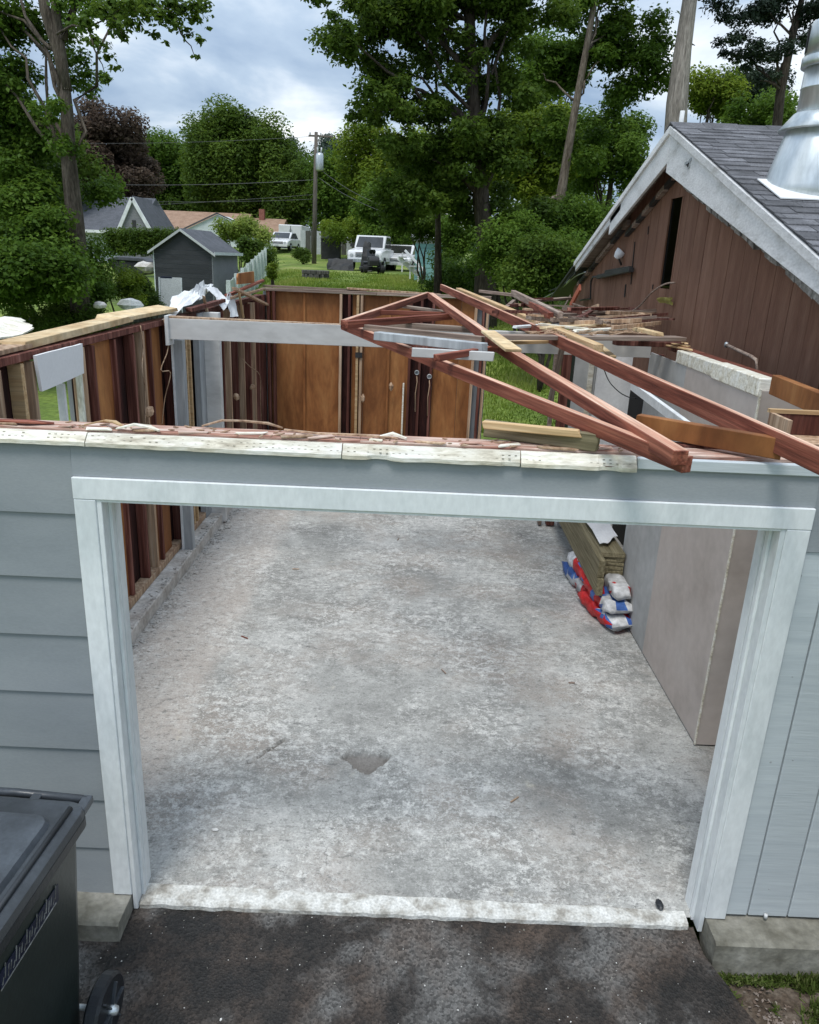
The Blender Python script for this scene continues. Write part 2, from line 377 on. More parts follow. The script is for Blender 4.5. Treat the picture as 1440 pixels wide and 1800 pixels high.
    mr = N.new('ShaderNodeMapRange'); mr.inputs['From Min'].default_value = .3; mr.inputs['From Max'].default_value = .7; mr.inputs['To Min'].default_value = .84; mr.inputs['To Max'].default_value = 1.16
    L.new(f2, mr.inputs[0])
    hs = N.new('ShaderNodeHueSaturation'); L.new(c, hs.inputs['Color']); L.new(mr.outputs[0], hs.inputs['Value'])
    L.new(hs.outputs[0], p.inputs['Base Color'])
    b = N.new('ShaderNodeBump'); b.inputs['Strength'].default_value = .5; b.inputs['Distance'].default_value = .006
    L.new(ns(22, 8, .7), b.inputs['Height']); L.new(b.outputs[0], p.inputs['Normal'])
    return m
def asphalt_mat():
    m = bpy.data.materials.new('asphalt'); m.use_nodes = True; t = m.node_tree; N = t.nodes; L = t.links
    p = N['Principled BSDF']; g = N.new('ShaderNodeNewGeometry'); p.inputs['Specular IOR Level'].default_value = .35
    def ns(s, d, r, dis=0):
        n = N.new('ShaderNodeTexNoise'); n.inputs['Scale'].default_value = s; n.inputs['Detail'].default_value = d; n.inputs['Roughness'].default_value = r; n.inputs['Distortion'].default_value = dis
        L.new(g.outputs['Position'], n.inputs['Vector']); return n.outputs['Fac']
    wet = ns(1.5, 7, .58, .3)
    r = N.new('ShaderNodeValToRGB'); es = r.color_ramp.elements
    es[0].position = .43; es[0].color = (.014, .0125, .011, 1); es[1].position = .58; es[1].color = (.098, .095, .09, 1)
    x = es.new(.49); x.color = (.027, .023, .020, 1)
    L.new(wet, r.inputs[0])
    br = N.new('ShaderNodeValToRGB'); es = br.color_ramp.elements; es[0].position = .45; es[0].color = (0, 0, 0, 1); es[1].position = .7; es[1].color = (.7, .7, .7, 1)
    L.new(ns(2.7, 5, .6), br.inputs[0])
    mxx = N.new('ShaderNodeMixRGB'); L.new(br.outputs[0], mxx.inputs[0]); L.new(r.outputs[0], mxx.inputs[1]); mxx.inputs[2].default_value = (.075, .052, .038, 1)
    v = N.new('ShaderNodeTexVoronoi'); v.inputs['Scale'].default_value = 95; L.new(g.outputs['Position'], v.inputs['Vector'])
    vr = N.new('ShaderNodeMapRange'); vr.inputs['To Min'].default_value = .55; vr.inputs['To Max'].default_value = 1.7
    sx = N.new('ShaderNodeSeparateColor'); L.new(v.outputs['Color'], sx.inputs[0]); L.new(sx.outputs[0], vr.inputs[0])
    hs = N.new('ShaderNodeHueSaturation'); L.new(mxx.outputs[0], hs.inputs['Color']); L.new(vr.outputs[0], hs.inputs['Value']); L.new(hs.outputs[0], p.inputs['Base Color'])
    rr = N.new('ShaderNodeMapRange'); rr.inputs['From Min'].default_value = .4; rr.inputs['From Max'].default_value = .58; rr.inputs['To Min'].default_value = .55; rr.inputs['To Max'].default_value = .92
    L.new(wet, rr.inputs[0]); L.new(rr.outputs[0], p.inputs['Roughness'])
    b = N.new('ShaderNodeBump'); b.inputs['Strength'].default_value = .8; b.inputs['Distance'].default_value = .004
    L.new(v.outputs['Distance'], b.inputs['Height']); L.new(b.outputs[0], p.inputs['Normal'])
    return m
def leaf_mat(name, c1, c2, c3, trans=.42, rough=.55):
    m = bpy.data.materials.new(name); m.use_nodes = True; t = m.node_tree; N = t.nodes; L = t.links
    p = N['Principled BSDF']; p.inputs['Roughness'].default_value = rough; p.inputs['Specular IOR Level'].default_value = .14
    a = N.new('ShaderNodeAttribute'); a.attribute_name = 'tone'
    r = N.new('ShaderNodeValToRGB'); es = r.color_ramp.elements; es[0].position = 0; es[0].color = (*c1, 1); es[1].position = 1; es[1].color = (*c3, 1)
    x = es.new(.5); x.color = (*c2, 1); L.new(a.outputs['Fac'], r.inputs[0]); L.new(r.outputs[0], p.inputs['Base Color'])
    tr = N.new('ShaderNodeBsdfTranslucent'); hs = N.new('ShaderNodeHueSaturation'); hs.inputs['Value'].default_value = 1.3; hs.inputs['Hue'].default_value = .49
    L.new(r.outputs[0], hs.inputs['Color']); L.new(hs.outputs[0], tr.inputs[0])
    mxs = N.new('ShaderNodeMixShader'); mxs.inputs[0].default_value = trans
    L.new(p.outputs[0], mxs.inputs[1]); L.new(tr.outputs[0], mxs.inputs[2]); L.new(mxs.outputs[0], N['Material Output'].inputs[0])
    return m
lf_dark = leaf_mat('leaf_dark_green', (.034, .064, .009), (.068, .120, .016), (.125, .19, .028))
lf_mid = leaf_mat('leaf_mid_green', (.038, .078, .010), (.075, .142, .017), (.135, .22, .032))
lf_yel = leaf_mat('leaf_yellow_green', (.07, .12, .012), (.125, .19, .018), (.22, .28, .035))
lf_lime = leaf_mat('leaf_lime', (.11, .17, .03), (.20, .27, .05), (.32, .38, .10))
lf_purple = leaf_mat('leaf_purple', (.05, .036, .028), (.10, .072, .052), (.18, .135, .095))
lf_pine = leaf_mat('pine_needle', (0.016, 0.029, 0.018), (0.029, 0.047, 0.029), (0.052, 0.073, 0.044), .15)
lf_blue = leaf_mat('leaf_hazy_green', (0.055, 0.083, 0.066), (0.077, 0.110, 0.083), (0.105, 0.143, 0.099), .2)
grass_l = leaf_mat('grass_blade', (.09, .15, .02), (.165, .24, .032), (.29, .33, .08), .3)
weed_l = leaf_mat('weed_blade', (.05, .075, .015), (.085, .13, .025), (.17, .19, .07), .3)

# ------------------------------------------------------------------ foliage
def foliage(name, clumps, n, leaf, mt, par=None, flat=.7, seed=0, asp=.55, up=.8, shell=.5, kind=None, weights=None, out=.22):
    g = np.random.default_rng(seed+11)
    C = np.array([c[0] for c in clumps], float); Rr = np.array([c[1] for c in clumps], float)
    w = Rr**2 if weights is None else np.array(weights); w = w/w.sum()
    idx = g.choice(len(C), n, p=w)
    d = g.normal(size=(n, 3)); d /= np.linalg.norm(d, axis=1)[:, None]
    rr = g.random(n)**shell
    rr = rr*(1+out*g.normal(size=n)*(g.random(n) > .5))
    P = C[idx]+d*(Rr[idx]*rr)[:, None]*np.array([1, 1, flat])
    nr = d*.5+g.normal(size=(n, 3))*.55+np.array([0, 0, up]); nr /= np.linalg.norm(nr, axis=1)[:, None]
    a = np.cross(nr, g.normal(size=(n, 3))); a /= np.linalg.norm(a, axis=1)[:, None]; b = np.cross(nr, a)
    s = leaf*(.6+.8*g.random(n)); sa = (s*.5)[:, None]; sb = (s*.5*asp)[:, None]
    V = np.empty((n, 4, 3)); V[:, 0] = P+a*sa; V[:, 1] = P+b*sb+nr*sb*.35; V[:, 2] = P-a*sa; V[:, 3] = P-b*sb+nr*sb*.35
    c0 = C.mean(0); V = (V-c0).reshape(-1, 3)
    me = bpy.data.meshes.new(name); me.vertices.add(n*4); me.vertices.foreach_set('co', V.ravel())
    me.loops.add(n*4); me.loops.foreach_set('vertex_index', np.arange(n*4, dtype=np.int32))
    me.polygons.add(n); me.polygons.foreach_set('loop_start', np.arange(0, n*4, 4, dtype=np.int32)); me.polygons.foreach_set('loop_total', np.full(n, 4, np.int32))
    tone = np.clip(g.random(len(C))[idx]*.55+g.random(n)*.45, 0, 1)
    me.update(calc_edges=True)
    at = me.attributes.new('tone', 'FLOAT', 'FACE'); at.data.foreach_set('value', tone.astype(np.float32))
    me.materials.append(mt)
    o = put(name, me, None, par, Vector(c0))
    if kind: o['kind'] = kind
    return o
def ell_clumps(c, r, n, rc, seed=0, fill=.55, bottom=-1.0):
    g = random.Random(seed); out = []
    while len(out) < n:
        v = Vector((g.gauss(0, 1), g.gauss(0, 1), g.gauss(0, 1))).normalized()*(g.random()**fill)
        if v.z < bottom: continue
        out.append(((c[0]+v.x*r[0], c[1]+v.y*r[1], c[2]+v.z*r[2]), rc*g.uniform(.65, 1.35)))
    return out
def limb_pts(p, q, k=6, wob=.12, seed=0, arch=.15):
    g = random.Random(seed); p = Vector(p); q = Vector(q); Ln = (q-p).length; out = []
    for i in range(k+1):
        t = i/k; v = p.lerp(q, t)+Vector((g.uniform(-1, 1), g.uniform(-1, 1), g.uniform(-.6, .6)))*wob*Ln*.3*(1 if 0 < i < k else 0)
        v.z += arch*Ln*math.sin(math.pi*t)*.5; out.append(v)
    return out
def tree(name, label, base, top, r0, clumps, nleaf, leaf, lm, bark=None, trunk_pts=None, limbs=6, seed=0, group=None, flat=.7, asp=.55, shell=.5, nl=10, limb_r=.25, out=.22):
    bark = bark or bark_d
    t = thing(name, label, 'tree', base, group=group)
    pts = trunk_pts or limb_pts(base, top, 8, .08, seed, 0)
    k = len(pts); rad = [r0*(1.35 if i == 0 else 1)*(1-.7*(i/(k-1))) for i in range(k)]
    tube('trunk', pts, rad, bark, t, nl, jit=.07)
    g = random.Random(seed+5)
    for i in range(limbs):
        u = g.uniform(.35, .9); a = Vector(pts[int(u*(k-1))]); up_ = [c_ for c_ in clumps if c_[0][2] > a.z+.15*(Vector(c_[0])-a).length] or clumps; c = g.choice(up_)
        lp = limb_pts(a, c[0], 6, .2, seed+i, .15)
        rr = r0*limb_r*(1-u*.5)
        tube('limb', lp, [rr*(1-.8*j/6)+.01 for j in range(7)], bark, t, 6)
    foliage('crown', clumps, nleaf, leaf, lm, t, flat, seed, asp, shell=shell, out=out)
    return t

# ================================================================== SETTING
def axis_pts(segs):
    o = [segs[0][0]]
    for a, b, n in segs: o += [a+(b-a)*i/n for i in range(1, n+1)]
    return o
xs = axis_pts([(-160, -30, 16), (-30, 20, 70), (20, 160, 16)]); ys = axis_pts([(-14, 10, 12), (10, 40, 60), (40, 110, 36), (110, 400, 18)])
def grass_mat():
    return mat('lawn', [(.055, .075, .016), (.105, .155, .026), (.17, .22, .042), (.26, .25, .10)], .35, rough=.95, bump=.8, fsc=9, fine=.3, bstr=.05, world=True, pos=[.3, .45, .58, .72])
lawn = grass_mat()
vs = [(x, y, gz(x, y)+.06*noise.noise(Vector((x*.4, y*.4, 0)))*(1 if y > 12 else 0)) for y in ys for x in xs]; w = len(xs)
fs = [(j*w+i, j*w+i+1, (j+1)*w+i+1, (j+1)*w+i) for j in range(len(ys)-1) for i in range(w-1)]
gr = put('ground', mesh('ground', vs, fs, True), lawn); gr['kind'] = 'structure'
# asphalt driveway
def dz(x, y): return -.034+.075*min(0, y+.02) + .006*noise.noise(Vector((x*3, y*3, 1)))
gx = [-2.9+.05*i for i in range(int(4.6/.05)+1)]; gy = [-6+.1*i for i in range(48)]+[-1.2+.05*i for i in range(25)]
gy = sorted(set(round(v, 3) for v in gy)) 
def edge_x(y): return 1.40+.14*sst(-.1, -.7, y)*0+ (0 if y > -.15 else (-.15-y)*.42) + .02*noise.noise(Vector((y*9, 3, 3)))
vs = []; n = len(gx)
for y in gy:
    for x in gx:
        xx = x if x < 1.3 else 1.3+(x-1.3)/.4*(edge_x(y)-1.3)
        vs.append((xx, y, dz(xx, y)))
fs = [(j*n+i, j*n+i+1, (j+1)*n+i+1, (j+1)*n+i) for j in range(len(gy)-1) for i in range(n-1)]
asph = asphalt_mat()
o = put('driveway', mesh('driveway', vs, fs, True), asph); o['kind'] = 'structure'
# dirt strip on the right of the driveway
gx = [1.30+.06*i for i in range(60)]; gy = [-4+.06*i for i in range(int(4.1/.06))]
vs = [(x, y, -.135+.03*noise.noise(Vector((x*2.5, y*2.5, 4)))+.012*noise.noise(Vector((x*14, y*14, 4)))) for y in gy for x in gx]; n = len(gx)
vs = [(x, y, z-.0 if x > edge_x(y)+.02 else min(z, dz(x, y)-.03)) for x, y, z in vs]
fs = [(j*n+i, j*n+i+1, (j+1)*n+i+1, (j+1)*n+i) for j in range(len(gy)-1) for i in range(n-1)]
o = put('dirt_verge', mesh('dirt_verge', vs, fs, True), soil); o['kind'] = 'structure'

# garage slab with broken hole
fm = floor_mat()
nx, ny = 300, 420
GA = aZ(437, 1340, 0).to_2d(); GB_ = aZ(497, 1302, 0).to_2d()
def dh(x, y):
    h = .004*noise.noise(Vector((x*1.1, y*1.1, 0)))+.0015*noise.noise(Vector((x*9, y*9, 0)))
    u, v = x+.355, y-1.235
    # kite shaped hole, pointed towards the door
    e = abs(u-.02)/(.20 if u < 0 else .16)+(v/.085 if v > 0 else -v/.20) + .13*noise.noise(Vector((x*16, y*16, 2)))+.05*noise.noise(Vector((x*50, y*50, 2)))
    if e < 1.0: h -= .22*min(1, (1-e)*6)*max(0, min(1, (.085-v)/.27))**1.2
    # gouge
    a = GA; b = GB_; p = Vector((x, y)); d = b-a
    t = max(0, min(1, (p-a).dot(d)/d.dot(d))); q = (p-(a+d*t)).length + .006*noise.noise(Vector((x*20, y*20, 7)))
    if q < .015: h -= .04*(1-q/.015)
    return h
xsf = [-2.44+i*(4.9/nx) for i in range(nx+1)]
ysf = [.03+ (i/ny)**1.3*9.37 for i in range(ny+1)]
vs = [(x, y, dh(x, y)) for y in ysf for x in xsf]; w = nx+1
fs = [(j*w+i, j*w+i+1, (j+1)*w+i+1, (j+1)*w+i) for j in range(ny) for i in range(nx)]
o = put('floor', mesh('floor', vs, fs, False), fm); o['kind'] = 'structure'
# painted concrete threshold with a ragged front lip
nx = 120; prof = [(-.10, None), (-.012, -.012), (-.002, -.002), (0, .05), (.004, .12), (-.001, .165)]
vs = []; fs = []
for i in range(nx+1):
    x = -1.405+i/nx*2.76
    r1 = .008*noise.noise(Vector((x*12, 0, 0))); r2 = .010*noise.noise(Vector((x*5, 5, 0)))+.006*noise.noise(Vector((x*30, 5, 0)))
    slope = -.04*(x+1.4)/2.8
    vs += [(x, -.018+r1, -.12), (x, -.018+r1, -.012), (x, -.010+r1, -.002), (x, .04, .0045), (x, .100+r2+slope, .0055), (x, .112+r2+slope, -.004)]
for i in range(nx):
    for j in range(5): a = i*6+j; fs.append((a, a+1, a+7, a+6))
o = put('threshold', mesh('threshold', vs, fs), thresh_m); o['kind'] = 'structure'

# foundation curbs (front left, front right, under the left wall)
def curb(name, x0, x1, y0, y1, z0, z1, m):
    bm = bmesh.new()
    nx = max(2, int((x1-x0)/.05)); ny = max(2, int((y1-y0)/.05))
    vs = []; w = nx+1
    prof = [(y0, z0), (y0, z1-.012), (y0+.012, z1)]+[(y0+.012+(y1-y0-.012)*i/4, z1) for i in range(1, 5)]
    for i in range(nx+1):
        x = x0+(x1-x0)*i/nx
        for (y, z) in prof:
            r = .006*noise.noise(Vector((x*9, y*9, z*9)))
            vs.append((x, y-r if y < y1-.01 else y, z+r*(1 if z > z0 else 0)))
    k = len(prof); fs = [(i*k+j, i*k+j+1, (i+1)*k+j+1, (i+1)*k+j) for i in range(nx) for j in range(k-1)]
    fs.append(tuple(reversed(range(k)))); fs.append(tuple(nx*k+j for j in range(k)))
    bm.free()
    o = put(name, mesh(name, vs, fs), m); o['kind'] = 'structure'; return o
curb('foundation_curb', -3.6, -1.435, -.21, .14, -.2, .058, curb_m)
curb('foundation_curb', 1.425, 3.4, -.18, .14, -.25, .058, curb_m)
c = box('foundation_curb', -2.64, -2.36, .14, 9.1, -.1, .13, curb2, bev=.01); c['kind'] = 'structure'
c = box('foundation_curb', -2.36, 1.0, 8.85, 9.1, -.1, .13, curb2, bev=.01); c['kind'] = 'structure'

# ================================================================== FRONT WALL
FWL = thing('garage_front_wall', 'blue grey garage front wall with a wide white-trimmed door opening', 'wall', (0, .07, 0))
# lap siding, left
zl = [.062, .339, .619, .902, 1.2, 1.488, 1.765, 2.055]
for i in range(7):
    z0, z1 = zl[i], zl[i+1]
    prism('siding_board', [(-.024, z0-.006), (-.008, z0-.006), (-.004, z1+.006), (-.012, z1+.006)], 'x', -3.6, -1.523, siding, FWL)
prism('siding_board', [(-.024, 2.049), (-.006, 2.049), (-.004, 2.348), (-.014, 2.348)], 'x', -3.6, -1.523, siding, FWL)
prism('siding_board', [(-.022, 2.214), (-.006, 2.214), (-.004, 2.348), (-.0145, 2.348)], 'x', -1.5215, 1.5215, siding, FWL)
prism('siding_board', [(-.024, 2.02), (-.006, 2.02), (-.004, 2.348), (-.014, 2.348)], 'x', 1.523, 3.4, siding, FWL)
# grooved panel boards, right
x = 1.523; k = 0
for x1 in (1.64, 1.84, 2.04, 2.24, 2.44, 2.64, 2.84, 3.04, 3.4):
    box('panel_board', x, x1-.008, -.017, 0, .075, 2.018, siding_r, FWL, .003); x = x1
box('panel_backing', 1.523, 3.4, -.006, .02, .075, 2.05, siding, FWL)
for px, py, rr in ((1355, 1340, .006), (1394, 1336, .005), (1303, 1447, .008), (1407, 1012, .007), (1352, 1563, .004), (1393, 1190, .004)):
    p = aY(px, py, -.0172); V, F = lathe_data([(rr*.6, -.001), (rr, 0), (rr*.6, .0006)], p, 8, 'y'); solid('nail_hole', V, F, stud_gray, FWL)
box('wall_backing', -3.6, -1.46, 0, .02, .065, 2.34, stud_gray, FWL)
box('header', -1.44, 1.44, .0, .139, 2.13, 2.335, stud_red, FWL)
# casing
cas = thing
for s in (-1, 1):
    a, b = (-1.52, -1.43) if s < 0 else (1.42, 1.52)
    box('casing_board', a, b, -.036, 0, .062, 2.118, trim, FWL, .003)
    x0 = -1.43 if s < 0 else 1.42
    box('jamb', min(x0, x0-.022*s), max(x0, x0-.022*s), -.03, .15, -.03, 2.13, trim, FWL, .002)
    box('door_stop', min(x0-.022*s, x0-.037*s), max(x0-.022*s, x0-.037*s), .03, .062, -.02, 2.118, trim, FWL, .003)
    box('door_stop', min(x0-.022*s, x0-.030*s), max(x0-.022*s, x0-.030*s), .085, .15, -.01, 2.118, trim, FWL, .003)
box('casing_board', -1.521, 1.521, -.037, 0, 2.119, 2.212, trim, FWL, .003)
box('jamb', -1.408, 1.40, -.028, .15, 2.108, 2.118, trim, FWL)
# top edge: plates and vent strip
for a, b in ((-3.6, -.35), (-.345, 3.4)):
    board('top_plate', (a, .085, 2.372), (b, .085, 2.372), .13, .06, dusty, FWL, rag=.01)
board('top_plate', (-3.6, .02, 2.352), (3.4, .02, 2.352), .03, .025, old_wood, FWL)
vx = [-3.6, -1.45, -.42, .30, .77]
for i in range(4):
    xa, xb_ = vx[i]+.002, vx[i+1]-.002; nn = int((xb_-xa)/.02)+1; vs = []
    for j in range(nn+1):
        x = xa+(xb_-xa)*j/nn; zb_ = 2.366-.012*(x+2)/2.8
        q1 = noise.noise(Vector((x*7, 1, i)))*.004+noise.noise(Vector((x*31, 1, i)))*.003; q2 = noise.noise(Vector((x*9, 5, i)))*.005; chip = .012 if noise.noise(Vector((x*5.3, 8, i))) > .33 else 0
        vs += [(x, -.040+q1+chip, zb_-.020+q2), (x, .004, 2.372), (x, .012+q2, 2.392), (x, -.006+q1, 2.392+q2*.6), (x, -.040+q1+chip, zb_-.004+q2)]
    fs = [(j*5+k, j*5+(k+1) % 5, (j+1)*5+(k+1) % 5, (j+1)*5+k) for j in range(nn) for k in range(5)]+[(4, 3, 2, 1, 0), tuple(nn*5+k for k in range(5))]
    vst = solid('vent_strip', vs, fs, cream, FWL)
    hv = []
    x = vx[i]+.02
    while x < vx[i+1]-.02:
        for q in (.3, .7):
            y = -.036+.03*q; z = 2.362-.012*(x+2)/2.8+.030*q+.004
            if rnd.random() < .7: hv.append((boxv(x, x+.009, y-.0016, y+.0016, z-.002, z+.0012), BF))
        x += .026
    V, F = merge(hv); h = solid('vent_holes', V, F, vent_dk, vst); h['kind'] = 'stuff'
box('trim_strip', .772, 3.4, -.030, .0, 2.345, 2.392, siding_r, FWL, .004)
box('drip_cap', -3.6, 3.4, -.026, .0, 2.3485, 2.353, old_wood, FWL)

for i in range(16):
    x = -2.0+i*.185+rnd.uniform(-.05, .05); w_ = rnd.uniform(.05, .16)
    if x < .7: board('plate_scrap', (x, rnd.uniform(.015, .05), 2.405), (x+w_, rnd.uniform(.015, .06), 2.405+rnd.uniform(0, .01)), rnd.uniform(.012, .035), .008, [cream, stud_tan, dusty][i % 3], FWL, rag=.015)
# peeled strips and splinters lying on the front plate
def strip(name, label, pts, w, th, mt, cat='wood scrap', group='torn strips on the front wall plate'):
    vs = []; fs = []; P = [Vector(p) for p in pts]
    for i, p in enumerate(P):
        t = (P[min(i+1, len(P)-1)]-P[max(0, i-1)]).normalized(); s = t.cross(Vector((0, 0, 1))).normalized()
        ww = w*(.6+.5*abs(math.sin(i*1.9+len(P))))*(.35 if i in (0, len(P)-1) else 1)
        for a, b in ((-1, -1), (1, -1), (1, 1), (-1, 1)): vs.append(p+s*a*ww/2+Vector((0, 0, b*th/2)))
    k = (len(P)-1)*4; fs = [(0, 1, 2, 3), (k+3, k+2, k+1, k)]
    for i in range(len(P)-1):
        for j in range(4): a = i*4+j; b = i*4+(j+1) % 4; fs.append((b, a, a+4, b+4))
    o = solid(name, vs, fs, mt); tagp(o, label, cat, group); return o
def zpts(pp, z, dzs=None): return [aZ(x, y, z+(dzs[i] if dzs else 0)) for i, (x, y) in enumerate(pp)]
strip('wood_strip', 'thin peeled strip curling along the plate below the grey post', zpts([(355, 749), (390, 739), (430, 740), (470, 744), (497, 752)], 2.412, [0, .02, .012, .02, 0]), .022, .006, stud_tan)
strip('wood_strip', 'pale splinter with raised tip on the plate left of the grey post', zpts([(148, 747), (185, 739), (200, 741), (222, 752)], 2.412, [0, .012, .022, 0]), .024, .005, pine)
strip('wood_strip', 'broken curl of bark-like scrap on the plate near the left post', zpts([(205, 753), (235, 746), (262, 750), (280, 757)], 2.41, [0, .02, .006, 0]), .035, .006, cream)
strip('wood_strip', 'long reddish sliver lying on the plate in front of the orange panels', zpts([(500, 755), (560, 762), (640, 765), (700, 770)], 2.408, [0, .004, .008, 0]), .02, .006, stud_tan)
strip('wood_strip', 'pale ragged chip on the plate under the paired light studs', zpts([(665, 768), (690, 762), (715, 771)], 2.41, [0, .012, 0]), .03, .008, cream)
strip('wood_strip', 'flat frayed strip at the far left of the front wall plate', zpts([(-30, 738), (10, 739), (50, 741), (95, 744)], 2.408, [0, .006, .008, 0]), .05, .006, red_wood)
ragv = []
for i in range(90):
    x = rnd.uniform(-2.2, .8); p = Vector((x, rnd.uniform(.0, .13), 2.404)); r = rnd.uniform(.003, .012); a = rnd.uniform(0, 3); 
    d = Vector((math.cos(a), math.sin(a)*.5, rnd.uniform(-.1, .25)))*r*rnd.uniform(1, 2.4); s = Vector((-d.y, d.x, 0))*.35
    ragv.append(([p-d, p+s, p+d, p-s, p-d+Vector((0, 0, .004)), p+s+Vector((0, 0, .005)), p+d+Vector((0, 0, .004)), p-s+Vector((0, 0, .004))], BF))
V, F = merge(ragv); o = solid('splinters', V, F, stud_tan); o['kind'] = 'stuff'; o['label'] = 'small pale splinters and chips scattered along the front wall plate'

# ================================================================== LEFT STUD WALL
LW = thing('left_stud_wall', 'stripped left garage wall of red-brown studs over dark sheathing', 'wall', (-2.55, 4.6, .13))
ZT = 2.42
box('sill_plate', -2.6, -2.5, .14, 9.0, .135, .20, stud_tan, LW, .004)
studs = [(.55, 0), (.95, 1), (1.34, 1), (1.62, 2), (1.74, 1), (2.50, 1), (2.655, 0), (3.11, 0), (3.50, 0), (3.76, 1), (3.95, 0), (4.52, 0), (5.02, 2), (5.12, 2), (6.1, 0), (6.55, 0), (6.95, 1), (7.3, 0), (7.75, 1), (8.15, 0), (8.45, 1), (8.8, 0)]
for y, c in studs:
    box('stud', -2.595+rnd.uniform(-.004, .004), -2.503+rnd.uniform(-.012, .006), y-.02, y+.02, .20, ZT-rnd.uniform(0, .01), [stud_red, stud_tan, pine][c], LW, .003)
# sheathing bays: dark, with a few bays of orange plywood; window opening between 1.85 and 2.45
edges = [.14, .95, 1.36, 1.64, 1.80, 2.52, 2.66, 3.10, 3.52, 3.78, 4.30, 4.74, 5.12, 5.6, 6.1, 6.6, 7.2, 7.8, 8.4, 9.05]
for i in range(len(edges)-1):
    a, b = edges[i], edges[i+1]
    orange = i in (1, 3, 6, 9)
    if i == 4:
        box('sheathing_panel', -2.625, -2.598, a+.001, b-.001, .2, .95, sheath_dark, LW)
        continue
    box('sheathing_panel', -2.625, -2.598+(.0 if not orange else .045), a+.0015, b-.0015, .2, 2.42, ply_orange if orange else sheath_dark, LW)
# exterior cladding boards and the window
box('exterior_siding', -2.66, -2.627, .14, 1.80, .1, 2.42, siding, LW); box('exterior_siding', -2.66, -2.627, 2.52, 9.05, .1, 2.42, siding, LW); box('exterior_siding', -2.66, -2.627, 1.802, 2.518, .1, .95, siding, LW)
crumple('header_board', [aX(58, 625, -2.49), aX(140, 604, -2.49), aX(143, 656, -2.49), aX(70, 688, -2.49)], 6, 3, .001, mat('bright_white_board', [gray(.80), gray(.88)], 2, bump=.03, fine=.03), LW, th=.02, rag=.02)
board('window_post', (-2.56, 2.20, .95), (-2.56, 2.20, 2.2), .05, .035, white_p, LW, up=(0, 1, 0))
board('window_post', (-2.55, 2.47, .6), (-2.55, 2.49, 2.4), .05, .03, cream, LW, up=(0, 1, 0))
board('window_sill', (-2.55, 1.8, .97), (-2.55, 2.5, .97), .14, .03, white_p, LW)
# top plate, overlapping lengths, and the yellow sheathing strip above it
board('top_plate', (-2.55, .14, 2.45), (-2.55, 4.6, 2.45), .09, .05, stud_red, LW, rag=.01)
board('top_plate', (-2.55, 4.605, 2.45), (-2.55, 9.0, 2.47), .09, .05, stud_red, LW, rag=.01)
board('roof_strip', (-2.62, 1.72, 2.505), (-2.62, 3.62, 2.535), .17, .05, ply_tan, LW, rag=.03)
board('roof_strip', (-2.64, 3.35, 2.55), (-2.60, 4.75, 2.55), .20, .035, ply_tan, LW, rag=.04, roll=.1)
board('roof_strip', (-2.58, .2, 2.49), (-2.60, 1.85, 2.50), .13, .03, stud_tan, LW, rag=.04)
# frayed wires, cobweb strands and scraps on the studs
def wire(name, label, pts, r, m, grp='loose wires on the stud walls', par=None, cat='wire'):
    P = [Vector(p) for p in pts]; Q = []
    for i in range(len(P)-1):       # catmull-rom
        a, b, c, d = P[max(0, i-1)], P[i], P[i+1], P[min(len(P)-1, i+2)]
        for k in range(4):
            t = k/4; Q.append(.5*((2*b)+(c-a)*t+(2*a-5*b+4*c-d)*t*t+(3*b-a-3*c+d)*t**3))
    Q.append(P[-1]); o = tube(name, Q, r, m, par, 5)
    if par is None: tagp(o, label, cat, grp)
    return o
wire('loose_cable', 'pale fuzzy cable hanging down a red stud left of the beam end', [aX(247, 572, -2.5), aX(252, 610, -2.48), aX(250, 650, -2.46), aX(256, 690, -2.48), aX(255, 745, -2.49)], .006, stud_tan)
wire('loose_cable', 'tan cord looping away from the stud beside the grey post', [aX(288, 560, -2.49), aX(296, 610, -2.46), aX(283, 650, -2.44), aX(300, 655, -2.40), aX(290, 700, -2.47), aX(285, 745, -2.49)], .005, stud_tan)
wire('loose_cable', 'frayed cord curving between the narrow studs behind the beam', [aX(425, 630, -2.48), aX(440, 645, -2.42), aX(457, 660, -2.42), aX(458, 700, -2.46), aX(460, 740, -2.48)], .006, stud_tan)
for i, (px, py, lab) in enumerate(((416, 697, 'fluffy pale scrap stuck on a stud behind the grey corner post'), (444, 680, 'rounded pale scrap on a stud near the back left corner'), (262, 723, 'small pink-grey scrap at a stud foot left of the grey post'))):
    c = aX(px, py, -2.47); V = []; F = []
    prof = [(.004, -.05), (.035, -.03), (.045, 0), (.03, .03), (.004, .045)]
    vs, fs = lathe_data(prof, n=9); vs = [v*(1+.45*noise.noise(v*30+Vector((i*9, 0, 0)))) + c for v in vs]
    tagp(solid('insulation_scrap', vs, fs, stud_tan), lab, 'insulation', 'scraps stuck on the stud walls')

